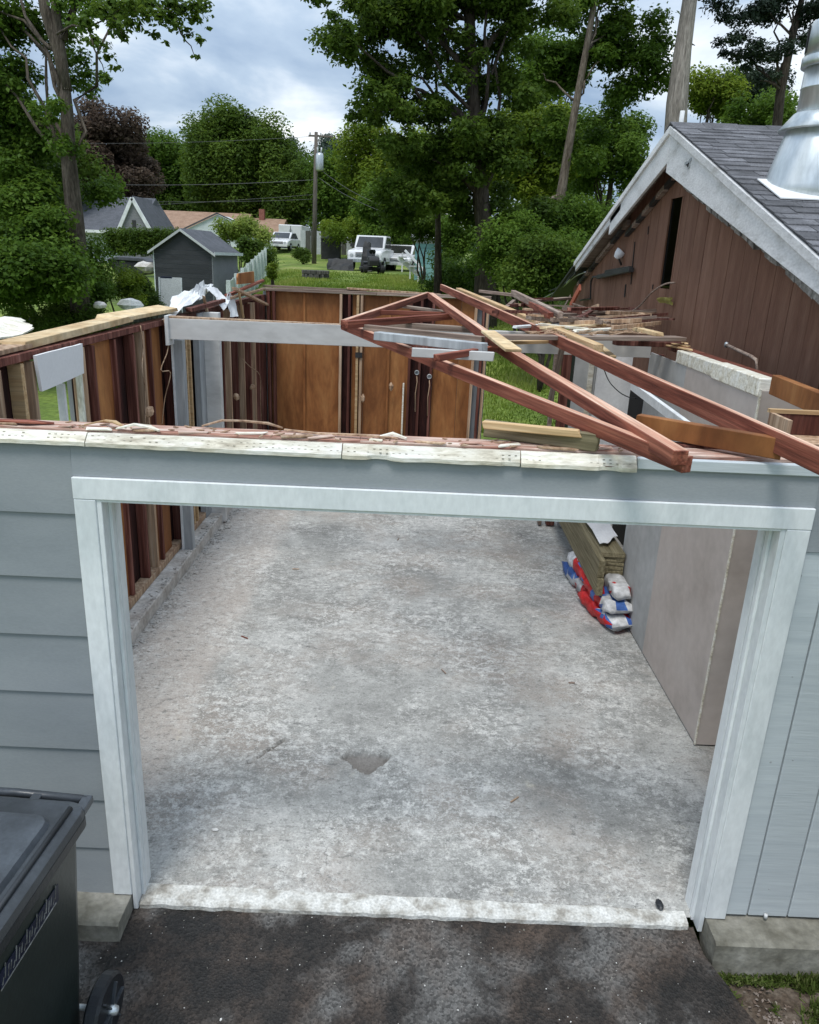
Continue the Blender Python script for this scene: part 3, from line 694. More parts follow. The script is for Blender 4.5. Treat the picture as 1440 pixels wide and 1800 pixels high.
# ================================================================== BACK STUD WALL
BW = thing('back_stud_wall', 'back garage wall of orange plywood panels between pale studs', 'wall', (-.8, 9.05, .13))
box('sill_plate', -2.5, .98, 9.0, 9.09, .135, .18, stud_tan, BW, .004)
pe = [-2.45, -1.87, -1.31, -1.12, -.93, -.56, -.19, .16, .56, .80]
for i in range(len(pe)-1):
    box('plywood_panel', pe[i]+.002, pe[i+1]-.002, 9.092+rnd.uniform(0, .004), 9.11, .18, 2.56, sheath_dark if i in (2, 6) else ply_orange, BW)
bs = [(-2.40, 0), (-2.32, 0), (-1.86, 3), (-1.29, 1), (-1.16, 0), (-1.03, 2), (-.97, 1), (-.54, 3), (-.21, 0), (-.05, 0), (.13, 0), (.78, 1), (.90, 0), (.96, 1)]
for x, c in bs:
    box('stud', x-.02, x+.02, 9.0+rnd.uniform(-.01, .01)+(.05 if c == 3 else 0), 9.09, .18, 2.56, [stud_red, stud_tan, pine, ply_orange][c], BW, .003)
box('metal_clip', -1.055, -.945, 8.985, 9.0, 1.62, 1.70, dark_m, BW)
box('stud', -.30, -.275, 8.99, 9.06, .2, 1.25, cream, BW, .003)
board('top_plate', (-2.5, 9.05, 2.585), (-.75, 9.05, 2.59), .1, .045, old_wood, BW, rag=.01)
board('top_plate', (-.745, 9.05, 2.59), (1.0, 9.05, 2.60), .1, .045, old_wood, BW, rag=.01)
board('ledger', (-2.5, 9.12, 2.63), (-.9, 9.14, 2.62), .05, .03, old_wood, BW, rag=.02)
board('ledger', (-1.2, 9.10, 2.645), (.2, 9.16, 2.61), .06, .03, stud_tan, BW, rag=.03)
box('exterior_siding', -2.5, 1.0, 9.112, 9.15, .1, 2.55, siding, BW)
for i, (px, py, lab) in enumerate(((733, 655, 'round metal junction box with pale ring on the back wall'), (755, 662, 'white junction box with torn wire on the back wall'), (638, 700, 'pale wad of debris stuck beside the double stud'), (688, 680, 'small chip of debris stuck low on the orange panel'))):
    c = aY(px, py, 8.97)
    if i < 2:
        t = thing('junction_box', lab, 'junction box', c, group='junction boxes on the back wall')
        V, F = lathe_data([(.0, .03), (.038, .03), (.038, -.015), (.030, -.02), (.022, .01), (0, .01)], c, 12, 'y'); solid('box_shell', V, F, stud_gray if i == 0 else plas_j, t, True)
        tube('cable_stub', [c+Vector((0, 0, -.05)), c+Vector((.01, -.01, -.14)), c+Vector((-.01, 0, -.32)), c+Vector((0, .01, -.62))], .008, stud_tan, t, 6)
    else:
        vs, fs = lathe_data([(.004, -.07), (.03, -.03), (.035, .02), (.02, .05), (.004, .07)], n=8); vs = [v*(1+.5*noise.noise(v*30+Vector((i*9, 0, 0)))) + c for v in vs]
        tagp(solid('insulation_scrap', vs, fs, stud_tan), lab, 'insulation', 'scraps stuck on the stud walls')

box('corner_stud', -2.62, -2.46, 9.0, 9.14, .15, 2.50, stud_red, BW, .003)
# ================================================================== BEAM, POSTS
BM = thing('tie_beam', 'long grey-white painted beam crossing the open garage between the side walls', 'beam', (-.2, 4.3, 2.4))
board('beam_box', aY(300, 577, 4.3), aY(1142, 612, 4.3)+Vector((0, 0, .01)), .10, .19, beam_p, BM, rag=.004)
board('beam_cap', aY(300, 558, 4.3)+Vector((0, 0, .005)), aY(880, 586, 4.3)+Vector((0, 0, .005)), .09, .02, stud_tan, BM, rag=.01)
box('beam_end', -2.47, -2.44, 4.22, 4.38, 2.25, 2.52, white_p, BM)
PO = thing('beam_post', 'grey painted post under the left end of the beam', 'post', (-2.42, 4.5, 0))
box('post_shaft', -2.47, -2.37, 4.40, 4.50, .02, 2.285, stud_gray, PO, .004); box('post_edge', -2.475, -2.455, 4.385, 4.40, .02, 2.285, white_p, PO)
PO = thing('beam_post', 'wide pale grey corner post on the left wall behind the beam', 'post', (-2.45, 5.7, 0))
box('post_shaft', -2.49, -2.32, 5.62, 5.72, .02, 2.46, beam_p, PO, .004); box('post_side', -2.56, -2.49, 5.42, 5.70, .02, 2.46, stud_gray, PO, .004)

# ================================================================== DEBRIS ON THE LEFT WALL HEAD
o = crumple('white_sheet', [aX(288, 560, -2.5), aX(302, 528, -2.75), aX(345, 508, -2.75), aX(352, 526, -2.5)], 9, 4, .03, paper_w, th=.004, freq=4); tagp(o, 'torn white sheet folded over the left wall head by the beam end', 'sheet', 'torn sheets on the left wall head')
o = crumple('white_sheet', [aX(330, 520, -2.6), aX(352, 494, -2.75), aX(372, 506, -2.75), aX(352, 528, -2.5)], 7, 5, .045, white_p, th=.006, freq=7); tagp(o, 'crumpled grey-white sheet standing up from the left wall head', 'sheet', 'torn sheets on the left wall head')
o = crumple('white_sheet', [aX(362, 505, -2.6), aX(382, 507, -2.6), aX(405, 528, -2.45), aX(392, 545, -2.42)], 6, 6, .02, paper_w, th=.005, freq=5); tagp(o, 'white hanging flap draped down behind the beam', 'sheet', 'torn sheets on the left wall head')
o = crumple('white_sheet', [aX(398, 514, -2.5), aX(412, 522, -2.5), aX(420, 556, -2.4), aX(405, 558, -2.4)], 4, 6, .015, white_p, th=.006, freq=5); tagp(o, 'narrow white strip hanging beside the flap behind the beam', 'sheet', 'torn sheets on the left wall head')
o = crumple('plywood_offcut', [aX(-60, 612, -2.9), aX(-60, 562, -3.3), aX(38, 562, -3.3), aX(56, 586, -2.9)], 9, 6, .02, cream, th=.012, freq=4, rag=.6); tagp(o, 'torn pale board lying outside the left wall at the frame edge', 'board', None)
Ld = lambda px, py, x: aX(px, py, x)
bd = [('loose_board', 'pointed broken board sticking out over the back left corner', (412, 507), (470, 536), -2.42, .06, .03, stud_tan),
      ('loose_board', 'short reddish board across the back left wall head', (398, 520), (462, 493), -2.50, .05, .035, red_wood),
      ('loose_board', 'tan board below the reddish one at the back left corner', (404, 524), (466, 507), -2.47, .045, .03, stud_tan),
      ('loose_board', 'thin leaning stick behind the hanging white flap', (358, 520), (367, 560), -2.46, .03, .02, stud_tan),
      ('loose_board', 'dark board lying under the crumpled white sheet', (332, 545), (392, 528), -2.47, .07, .04, stud_red),
      ('loose_board', 'slim upright slat beside the back left corner studs', (420, 512), (428, 558), -2.42, .03, .015, pine)]
for nm, lab, a, b, x, w, h, m_ in bd:
    p, q = Ld(*a, x), Ld(*b, x)
    if (q-p).length > 3: q = p+(q-p).normalized()*3
    tagp(board(nm, p, q, w, h, m_, rag=.02), lab, 'board', 'loose boards on the left wall head')
c = [aX(415, 500, -2.55), aX(415, 481, -2.55), aX(444, 477, -2.55), aX(446, 497, -2.55)]
o = crumple('plywood_offcut', c, 3, 2, .004, ply_orange, th=.02, rag=.05); tagp(o, 'square orange plywood offcut standing at the back left corner', 'plywood', None)

# ================================================================== TRUSSES
def bz(name, a, za, b, zb, w, h, m_, par, **k): return board(name, aZ(*a, za), aZ(*b, zb), w, h, m_, par, **k)
TA = thing('roof_truss', 'red-stained roof truss lying flat with its doubled end over the front wall', 'truss', aZ(900, 650, 2.5))
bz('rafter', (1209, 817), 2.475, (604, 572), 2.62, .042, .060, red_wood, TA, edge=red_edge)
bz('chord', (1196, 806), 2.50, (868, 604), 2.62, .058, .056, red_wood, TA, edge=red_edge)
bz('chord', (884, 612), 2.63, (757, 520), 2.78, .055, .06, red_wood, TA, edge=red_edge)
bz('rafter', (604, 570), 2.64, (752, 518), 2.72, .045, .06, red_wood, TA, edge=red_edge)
bz('gusset', (858, 583), 2.70, (903, 616), 2.67, .09, .018, ply_tan, TA, rag=.01)
TB = thing('roof_truss', 'longest red rafter pair running from the back wall past the right frame edge', 'truss', aZ(1100, 650, 2.5))
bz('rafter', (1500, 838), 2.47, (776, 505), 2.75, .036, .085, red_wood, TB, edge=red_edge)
bz('rafter', (1052, 612), 2.60, (806, 509), 2.72, .07, .05, pine, TB)
bz('web', (985, 556), 2.70, (902, 515), 2.76, .05, .07, old_wood, TB)
stk = [((697, 537), (787, 549), .05, .03, old_wood, 'short weathered slat nearest the peak in the stacked webs'),
       ((665, 549), (790, 553), .05, .04, red_wood, 'red-brown slat just below the topmost slat of the stack'),
       ((606, 571), (792, 556), .045, .05, red_wood, 'slightly tilted red slat crossing from the left corner of the stack'),
       ((630, 567), (832, 580), .05, .045, old_wood, 'grey-brown slat across the upper middle of the stack'),
       ((642, 578), (850, 600), .05, .06, old_wood, 'wide grey slat across the middle of the stack'),
       ((662, 590), (852, 611), .07, .05, stud_gray, 'pale grey slat with a clean face in the lower stack'),
       ((706, 604), (856, 611), .04, .05, stud_red, 'darkest red-brown slat low in the stack'),
       ((724, 619), (868, 627),      .03, .05, beam_p, 'white-faced slat at the bottom of the stack'),
       ((768, 629), (873, 612), .04, .035, red_wood, 'short red slat rising over the white-faced slat')]
for i, (a, b, w, h, m_, lab) in enumerate(stk):
    z = 2.60+.02*(i % 3)
    tagp(board('loose_batten', aZ(*a, z+.05-.008*i), aZ(*b, z+.05-.008*i), w, h, m_, rag=.006), lab, 'slat', 'slats stacked inside the fallen truss')
misc = [('red rafter end behind the long rafter near the back wall', (905, 517), 2.72, (968, 556), 2.70, .05, .06, red_wood),
        ('thin grey batten lying towards the back right', (845, 512), 2.70, (905, 519), 2.70, .06, .04, old_wood),
        ('pale plank end pointing left beyond the back wall', (925, 530), 2.66, (1000, 524), 2.66, .10, .03, old_wood),
        ('long grey plank on top of the right side of the beam', (872, 592), 2.60, (1196, 595), 2.60, .14, .03, old_wood),
        ('second thin plank just below the long grey plank', (870, 603), 2.55, (1040, 598), 2.55, .06, .025, pine),
        ('weathered plank beyond the long grey plank by the brown wall', (978, 556), 2.66, (1092, 550), 2.66, .08, .05, old_wood),
        ('broken pale lath lying on the right end of the beam', (955, 577), 2.64, (1060, 571), 2.64, .08, .02, ply_tan),
        ('short yellow splintered stick under the long rafter', (1053, 607), 2.50, (1078, 628), 2.46, .05, .02, ply_tan),
        ('lath scrap lying towards the foot of the brown wall', (1060, 570), 2.63, (1145, 586), 2.62, .05, .02, stud_tan),
        ('thin pale lath crossing the debris by the brown wall', (1010, 582), 2.63, (1100, 577), 2.64, .04, .02, cream),
        ('greenish treated board along the front plate in the middle', (852, 752), 2.44, (1052, 778), 2.44, .04, .07, treated),
        ('pale edged board on the front plate below the treated board', (850, 746), 2.47, (1020, 762), 2.47, .035, .03, pine),
        ('orange-brown board between the two red rafters at the front', (1118, 744), 2.46, (1375, 789), 2.46, .045, .085, ply_orange),
        ('dark wet sliver along the front plate at the right', (1178, 782), 2.40, (1400, 797), 2.40, .05, .02, stud_red)]
misc += [('pale dusty plank under the splinters on the beam top', (930, 585), 2.59, (1150, 583), 2.59, .10, .02, stud_tan),
        ('light lath with a broken tip above the grey plank', (948, 570), 2.65, (1035, 579), 2.64, .04, .02, cream),
        ('second red-brown rafter beyond the grey plank', (1000, 545), 2.68, (1085, 543), 2.66, .05, .05, stud_red),
        ('dark board lying under the right end of the grey plank', (1080, 602), 2.53, (1200, 606), 2.53, .10, .04, stud_red),
        ('short tan block on the grey plank near the brown wall', (1118, 578), 2.64, (1160, 588), 2.63, .07, .03, ply_tan),
        ('narrow white lath poking left from the splinter heap', (905, 575), 2.62, (990, 569), 2.63, .05, .02, white_p)]
for lab, a, za, b, zb, w, h, m_ in misc:
    tagp(bz('loose_board', a, za, b, zb, w, h, m_, None, rag=.01), lab, 'board', 'loose boards on the right side')
tagp(board('loose_stick', aY(988, 612, 4.15), aY(966, 712, 4.5), .05, .03, old_wood, rag=.01, up=(0, 1, 0)), 'dirty upright stick standing in front of the right opening', 'stick')

# ================================================================== RIGHT SIDE INTERIOR
CW = thing('closet_wall', 'pinkish grey drywall closet with a bare corner edge inside the garage', 'wall', (1.95, 1.5, 0))
box('drywall_panel', 1.91, 1.923, 1.515, 2.80, .012, 2.45, drywall, CW, .001)
box('drywall_panel', 1.911, 1.924, 2.802, 3.72, .012, 2.43, drywall_g, CW, .001)
box('drywall_panel', 1.912, 2.40, 1.50, 1.513, .012, 2.46, drywall, CW, .001)
box('corner_bead', 1.903, 1.912, 1.493, 1.513, .012, 2.47, cream, CW, .001)
box('rim_strip', 1.902, 2.00, 1.53, 2.28, 2.42, 2.53, cream, CW, .006)
box('rim_strip', 1.904, 1.99, 2.284, 3.05, 2.43, 2.525, cream, CW, .006)
box('stud', 1.925, 2.01, 3.66, 3.70, 0, 2.42, stud_red, CW, .003); box('stud', 1.93, 2.02, 1.55, 1.59, 0, 2.40, pine, CW, .003)
box('top_plate', 2.01, 2.10, 1.52, 3.6, 2.47, 2.52, red_wood, CW, .004)
for i in range(3): tagp(board('loose_lath', Vector((1.96+.02*i, 2.9+.12*i, 2.545+.012*i)), Vector((1.93+.05*i, 3.5-.1*i, 2.52+.02*i)), .03, .012, pine, rag=.01), ['topmost thin lath above the far end of the cream rim', 'middle thin lath crossing the far end of the cream rim', 'lowest thin lath resting on the far end of the cream rim'][i], 'lath', 'laths at the closet rim')
XW = thing('cross_wall', 'grey cross wall with a white panel at the right rear of the garage', 'wall', (2.2, 6.0, 0))
box('white_panel', 2.0, 2.46, 5.97, 6.0, .02, 2.20, paper_w, XW, .004)
box('grey_panel', 1.74, 1.995, 5.98, 6.02, .02, 2.25, drywall_g, XW, .002)
box('panel_trim', 1.90, 1.96, 5.955, 5.979, .02, 2.2, cream, XW, .002)
box('stud', 1.60, 1.70, 6.0, 6.09, .02, 2.3, stud_red, XW, .003); box('stud', 1.50, 1.54, 6.0, 6.09, .02, 2.25, old_wood, XW, .003)
box('top_plate', 1.5, 2.5, 5.99, 6.09, 2.26, 2.31, old_wood, XW, .003)
SP = thing('shed_partition', 'grey-green inner wall face rising right of the white panel', 'wall', (2.1, 3.75, 0))
box('wall_face', 1.95, 2.38, 3.74, 3.76, .02, 2.36, drywall_g, SP, .002); box('wall_edge', 1.915, 1.948, 3.725, 3.76, .02, 2.40, stud_gray, SP, .002)
wire('loose_cable', 'thin black cable sagging across the white panel', [aY(1062, 650, 5.5), aY(1072, 672, 5.4), aY(1090, 690, 5.2), aY(1108, 699, 5.0), aY(1118, 700, 4.8)], .006, wire_m, None)
tagp(board('shelf_board', aZ(1112, 678, 2.30), aZ(1215, 755, 2.28), .03, .06, white_p, rag=.01), 'white-edged shelf board slanting down beside the closet wall', 'board')
RB = thing('rim_joist', 'orange-brown joist sloping out of frame above the closet end', 'joist', aZ(1400, 700, 2.5))
board('joist_board', aZ(1362, 676, 2.52), aZ(1520, 742, 2.50), .05, .11, ply_orange, RB, rag=.005)
CR = thing('open_crate', 'small pale-edged open wooden box on the wall at the right frame edge', 'crate', aY(1425, 750, .55))
p = aY(1425, 752, .55)
box('crate_back', p.x-.14, p.x+.3, p.y+.12, p.y+.14, p.z-.06, p.z+.04, stud_red, CR); box('crate_side', p.x-.15, p.x-.13, p.y-.08, p.y+.12, p.z-.06, p.z+.045, stud_tan, CR)
box('crate_rim', p.x-.15, p.x+.3, p.y+.115, p.y+.145, p.z+.042, p.z+.06, pine, CR); box('crate_floor', p.x-.15, p.x+.3, p.y-.08, p.y+.14, p.z-.075, p.z-.062, stud_tan, CR)
# end face behind the drywall corner, beyond which the shed side continues
box_ = box('drywall_panel', 2.402, 3.3, 1.44, 1.50, .012, 2.42, drywall_g, CW)
# copper pipe elbow
PP = thing('bent_pipe', 'bent grey-brown pipe elbow lying at the foot of the brown wall', 'pipe', aX(1300, 620, 2.2))
tube('pipe_run', [aX(1277, 606, 2.3), aX(1300, 617, 2.28), aX(1322, 627, 2.27), aX(1330, 633, 2.26), aX(1330, 650, 2.26), aX(1328, 662, 2.26)], .013, old_wood, PP, 8)
V, F = lathe_data([(.018, -.012), (.024, 0), (.018, .012)], aX(1277, 606, 2.3), 10, 'x'); solid('pipe_fitting', V, F, galv, PP, True)

# lumber stack and cement bags
BG = []
def bag(lab, c, sx, sy, sz, rz, seed, mt):
    n, k = 18, 10; vs = []; fs = []
    for j in range(k+1):
        v = -1+2*j/k
        for i in range(n):
            a = 2*math.pi*i/n; ca, sa = math.cos(a), math.sin(a)
            sq = lambda t: math.copysign(abs(t)**.55, t)
            e = (1-abs(v)**3)**.5 if abs(v) < 1 else 0
            p = Vector((sq(ca)*sx*(1-.10*v*v), v*sy, sq(sa)*sz*(.25+.75*e)))
            p += Vector((noise.noise(p*13+Vector((seed, 0, 0))), noise.noise(p*9+Vector((0, seed, 0))), noise.noise(p*17+Vector((0, 0, seed)))))*.030
            p += Vector((0, 0, .010*math.sin(v*14+a*2+seed)))
            vs.append(p)
    for j in range(k):
        for i in range(n): fs.append((j*n+i, j*n+(i+1) % n, (j+1)*n+(i+1) % n, (j+1)*n+i))
    fs.append(tuple(range(n-1, -1, -1))); fs.append(tuple(k*n+i for i in range(n)))
    o = put('cement_bag', mesh('cement_bag', vs, fs, True), None, None, c, (0, 0, rz)); 
    for m_ in mt: o.data.materials.append(m_)
    for p in o.data.polygons:
        y = p.center.y/sy; x = p.center.x/sx
        if len(mt) > 1:
            u = y*.9+.1+.75*noise.noise(Vector((x*2+seed, y*2, p.center.z*9)))
            p.material_index = 0 if u > .15 else (1 if u > -.45 else (2 if u > -.62 else (3 if len(mt) > 3 else 0)))
    tagp(o, lab, 'bag', 'bags of cement under the lumber')
bw = mat('bag_white', [gray(.42), gray(.66)], 8, rough=.5, bump=.5, fsc=16); br_ = mat('bag_red', [(.38, .012, .015), (.60, .03, .03)], 5, rough=.42, bump=.5, fsc=16); bb = mat('bag_blue', [(.03, .07, .25), (.08, .19, .48)], 5, rough=.42, bump=.5, fsc=16)
bag('lowest bag, red with a white end, against the drywall corner', Vector((1.76, 3.50, .075)), .145, .36, .075, .20, 3, [br_, br_, bb, bw])
bag('middle bag with blue and white print on red', Vector((1.765, 3.52, .20)), .14, .34, .075, .14, 11, [br_, bb, bw, bw])
bag('top bag, mostly white with crumpled red corner', Vector((1.82, 3.50, .325)), .085, .26, .065, .0, 23, [bw, bw, br_, bw])
bag('far red and white bag lying along the lumber stack', Vector((1.71, 4.25, .075)), .15, .36, .075, .10, 31, [bb, bw, br_, br_])
bag('far upper red bag lying beside the lumber stack', Vector((1.71, 4.22, .205)), .13, .33, .07, .08, 37, [bw, br_, bb, br_])
LS = thing('lumber_stack', 'stack of greenish treated timbers beside the drywall closet wall', 'lumber', (1.72, 4.3, .3))
# long timbers on edge, resting on the bags
for i, (x0, z0, z1) in enumerate(((1.635, .27, .43), (1.637, .435, .60))):
    board('timber', (x0, 3.36+.03*i, (z0+z1)/2), (x0+.03, 5.9, (z0+z1)/2), .06, z1-z0, treated, LS, rag=.004)
for k in range(5): board('timber', (1.785, 3.60, .40+.045*k), (1.785, 5.8, .40+.045*k), .225, .042, treated, LS, rag=.012)
WS = crumple('white_sheet', [Vector((1.69, 3.70, .645)), Vector((1.90, 3.95, .66)), Vector((1.90, 5.2, .68)), Vector((1.66, 5.2, .67))], 6, 8, .008, paper_w, th=.004); tagp(WS, 'clean white sheet lying on top of the treated lumber stack', 'sheet', None)

# ================================================================== BROWN GABLE BUILDING
XG, XR = 2.40, 2.20; RY, RZ = 5.0, 4.42; SR, SL = .360, .312
GB = thing('gable_outbuilding', 'brown boarded gable building with white rake boards and grey shingle roof', 'building', (3.5, 4.5, 0))
def rz_(y): return RZ-(SR*(RY-y) if y < RY else SL*(y-RY))
# vertical boards with a missing slot
y = 9.75; k = 0
slot = (5.0, 5.36)
bys = []
yy = 9.9
while yy > -1.0: bys.append(yy); yy -= .30
for y1 in bys:
    y0 = y1-.292; zt0, zt1 = rz_(y0)-.10, rz_(y1)-.10; zb = 2.0
    if y0 < slot[1]+.02 and y1 > slot[0]-.02 and y1 > slot[0]:
        # boards at the slot are cut above and below
        a, b = max(y0, slot[0]), min(y1, slot[1])
        if y0 < slot[0]: prism('wall_board', [(y0, zb), (slot[0]-.004, zb), (slot[0]-.004, rz_(slot[0])-.1), (y0, zt0)], 'x', XG, XG+.016, brown_s, GB)
        if y1 > slot[1]: prism('wall_board', [(slot[1]+.004, zb), (y1, zb), (y1, zt1), (slot[1]+.004, rz_(slot[1])-.1)], 'x', XG, XG+.016, brown_s, GB)
        prism('wall_board', [(a, zb), (b, zb), (b, 2.93), (a, 2.93)], 'x', XG+.001, XG+.016, brown_s, GB)
        prism('wall_board', [(a, 3.80), (b, 3.80), (b, rz_(b)-.1), (a, rz_(a)-.1)], 'x', XG+.001, XG+.016, brown_s, GB)
        continue
    prism('wall_board', [(y0, zb), (y1, zb), (y1, zt1), (y0, zt0)], 'x', XG+rnd.uniform(0, .003), XG+.016, brown_s, GB)
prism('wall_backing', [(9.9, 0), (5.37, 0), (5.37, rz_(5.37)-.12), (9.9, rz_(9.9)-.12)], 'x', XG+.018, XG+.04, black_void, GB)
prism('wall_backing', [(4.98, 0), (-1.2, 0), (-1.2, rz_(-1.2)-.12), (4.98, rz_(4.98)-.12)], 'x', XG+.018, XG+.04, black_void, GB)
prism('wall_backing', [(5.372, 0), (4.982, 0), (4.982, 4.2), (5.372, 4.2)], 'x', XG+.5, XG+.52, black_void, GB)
box('slot_edge', XG-.004, XG+.03, 4.965, 4.998, 2.93, 3.80, brown_s, GB)
# rake boards: fascia + drip strip each side
def rake(y0, y1, z_off, hh, x0, x1, m_, nm, taper=1.0):
    prism(nm, [(y0, rz_(y0)+z_off), (y1, rz_(y1)+z_off), (y1, rz_(y1)+z_off-hh*taper), (y0, rz_(y0)+z_off-hh)], 'x', x0, x1, m_, GB, .003)
rake(RY-.003, .9, -.075, .34, XR, XR+.03, rake_m, 'rake_board', .22); rake(RY-.003, -.95, -.012, .066, XR-.022, XR+.03, rake_m, 'rake_trim')
rake(RY+.003, 7.05, -.075, .26, XR, XR+.03, rake_m, 'rake_board', .8); rake(RY+.003, 8.95, -.012, .066, XR-.022, XR+.03, rake_m, 'rake_trim')
rake(6.6, 8.9, -.08, .08, XR, XR+.03, rake_m, 'rake_board')
# soffit boards
for a, b in ((RY-.01, .9), (RY+.01, 8.9)):
    prism('soffit', [(a, rz_(a)-.10), (b, rz_(b)-.10), (b, rz_(b)-.085), (a, rz_(a)-.085)], 'x', XR+.032, XG+.04, old_wood, GB)
# ragged shingle remnants along the rake foot
y = 4.85
while y > -.6:
    z = rz_(y)-.165-.33*max(0, .22+.78*(y-.9)/4.1); d = rnd.uniform(.10, .17)
    o_ = rnd.uniform(.0, .05)
    prism('shingle_remnant', [(y, z+.06), (y-d, z+.06-SR*d), (y-d-.04, z-.0-SR*d-o_), (y-.02, z-.015-o_*.4)], 'x', XG-.05-rnd.uniform(0, .05), XG-.002, oldshingle, GB)
    y -= d*.93
y = 5.1
while y < 9.4:
    z = rz_(y)-.345; d = rnd.uniform(.14, .28)
    if y > 6.6: z += .14
    prism('shingle_remnant', [(y, z+.03), (y+d, z+.03-SL*d), (y+d, z-.02-SL*d), (y, z-.03)], 'x', XG-.05, XG-.002, old_wood if rnd.random() < .6 else dark_m, GB)
    y += d*.95
# bird-nest shaped hole in the right rake board
c = aX(1210, 287, XR-.004); V = []
for i in range(14):
    a = 2*math.pi*i/14; r = .055*(1+.5*math.sin(3*a+1)+.2*rnd.random()); V.append((c.y+r*math.cos(a)*1.2, c.z+r*math.sin(a)*.55))
prism('splintered_patch', V, 'x', XR-.005, XR-.001, stud_gray, GB); 
V2 = [(c.y+(a-c.y)*.4, c.z-.012+(b-c.z)*.4) for a, b in V]; prism('nail_hole', V2, 'x', XR-.009, XR-.0055, black_void, GB)
# roof deck and shingles
prism('roof_deck', [(RY, RZ-.005), (-1.6, rz_(-1.6)-.005), (-1.6, rz_(-1.6)-.03), (RY, RZ-.05), (11, rz_(11)-.03), (11, rz_(11)-.005)], 'x', XR+.005, 9.5, dark_m, GB)
sh_all = []; cou = 0; d_y = .125; ca = math.atan(SR); near = []
yy = RY-.06
while yy > -1.4:
    x = XR-.01-(cou % 3)*.11
    while x < 7.6:
        wv = rnd.uniform(.22, .38); x1 = min(x+wv, 7.6); x0 = max(x, XR-.012)
        if x1-x0 > .03:
            lift = rnd.uniform(0, .005); ylo = yy-d_y-rnd.choice((0, 0, .006, .03)); z0 = rz_(ylo)
            vs = [(x0+.003, ylo, z0+.004+lift), (x1-.003, ylo, z0+.004+lift), (x1-.003, yy+.05, rz_(yy+.05)+.001), (x0+.003, yy+.05, rz_(yy+.05)+.001)]
            vs += [(a, b, c_+(.010 if i < 2 else .004)) for i, (a, b, c_) in enumerate(vs)]
            pp = Vector(((x0+x1)/2, yy, z0)); dd = (pp-CAM).length
            vis = (pp-CAM).dot(RI)/(pp-CAM).dot(FW)*FPX+720 < 1475
            sh_all.append((0 if vis else 1, dd, vs))
        x = x1
    yy -= d_y; cou += 1
sh_all.sort(key=lambda s: (s[0], s[1]))
for i, (_, _, vs) in enumerate(sh_all[:300]): solid('shingle', vs, BF, shingle_m, GB)
V, F = merge([(vs, BF) for _, _, vs in sh_all[300:]]); solid('shingles', V, F, shingle_m, GB, kind='stuff')
x = XR-.02; i = 0
while x < 8:
    prism('ridge_cap', [(RY-.13, RZ-.13*SR+.012), (RY, RZ+.024+.006*(i % 2)), (RY+.13, RZ-.13*SL+.012), (RY+.13, RZ-.13*SL+.004), (RY, RZ+.012), (RY-.13, RZ-.13*SR+.004)], 'x', x, x+.33, shingle_m, GB); x += .30; i += 1
box('far_wall', XG+.05, 9.4, 9.75, 9.9, 0, 2.85, brown_s, GB)
p = aY(1199, 203, 5.1); PV = thing('vent_pipe', 'short white vent pipe poking above the brown gable peak', 'vent pipe', (p.x, p.y, 4.3))
V, F = lathe_data([(.022, 4.3), (.022, p.z+.04), (.017, p.z+.04), (.017, p.z+.02)], (p.x, p.y, 0), 12); solid('pipe_shell', V, F, white_p, PV, True)

# metal flue
FC = Vector((2.72, 3.10, 0)); rb = rz_(3.1)
FL = thing('metal_flue', 'galvanised metal flue with cone base and capped top on the shingle roof', 'flue', (FC.x, FC.y, rb))
def fl(nm, prof, m_=galv, n=28):
    V, F = lathe_data(prof, FC, n); return solid(nm, V, F, m_, FL, True)
prism('flashing', [(FC.y-.40, rz_(FC.y-.40)+.022), (FC.y+.05, rz_(FC.y+.05)+.022), (FC.y+.05, rz_(FC.y+.05)+.030), (FC.y-.40, rz_(FC.y-.40)+.030)], 'x', FC.x-.38, FC.x+.42, paper_w, FL)
fl('cone', [(.34, rb-.12), (.33, rb+0.000), (.235, rb+0.368), (.23, rb+0.376)])
fl('storm_collar', [(.20, rb+0.376), (.285, rb+0.364), (.29, rb+0.376), (.205, rb+0.480), (.195, rb+0.488)])
fl('pipe', [(.185, rb+0.440), (.185, rb+0.640), (.19, rb+0.644), (.185, rb+0.648), (.182, rb+0.776)])
fl('pipe_band', [(.205, rb+0.776), (.212, rb+0.780), (.212, rb+0.840), (.205, rb+0.844)])
fl('cap', [(.20, rb+0.844), (.198, rb+1.040), (.18, rb+1.064), (.05, rb+1.120), (.0, rb+1.128)])
for an in (-2.2, -1.35, -.5, .35, 1.2, 2.05, 2.9):
    a = an; c_ = FC+Vector((math.cos(a)*.2, math.sin(a)*.2, rb+0.952)); vs = []
    t = Vector((-math.sin(a), math.cos(a), 0)); nn = Vector((math.cos(a), math.sin(a), 0))
    vs = [c_+t*s*.022+nn*q+Vector((0, 0, h)) for h in (-.085, .085) for q, s in ((-.01, -1), (-.01, 1), (.003, 1), (.003, -1))]
    solid('cap_slot', vs, BF, black_void, FL)
tube('seam', [FC+Vector((-.08, -.32, rb+0.000)), FC+Vector((-.055, -.225, rb+0.368))], .006, galv, FL, 5)

for a_, b_, w_ in (((1116, 425), (1109, 500), .03), ((1100, 500), (1098, 522), .05), ((1140, 398), (1139, 412), .025), ((1153, 355), (1152, 361), .02), ((1148, 500), (1147, 508), .03)):
    board('split', aX(*a_, XG-.003), aX(*b_, XG-.003), w_, .004, black_void, GB, up=(1, 0, 0))
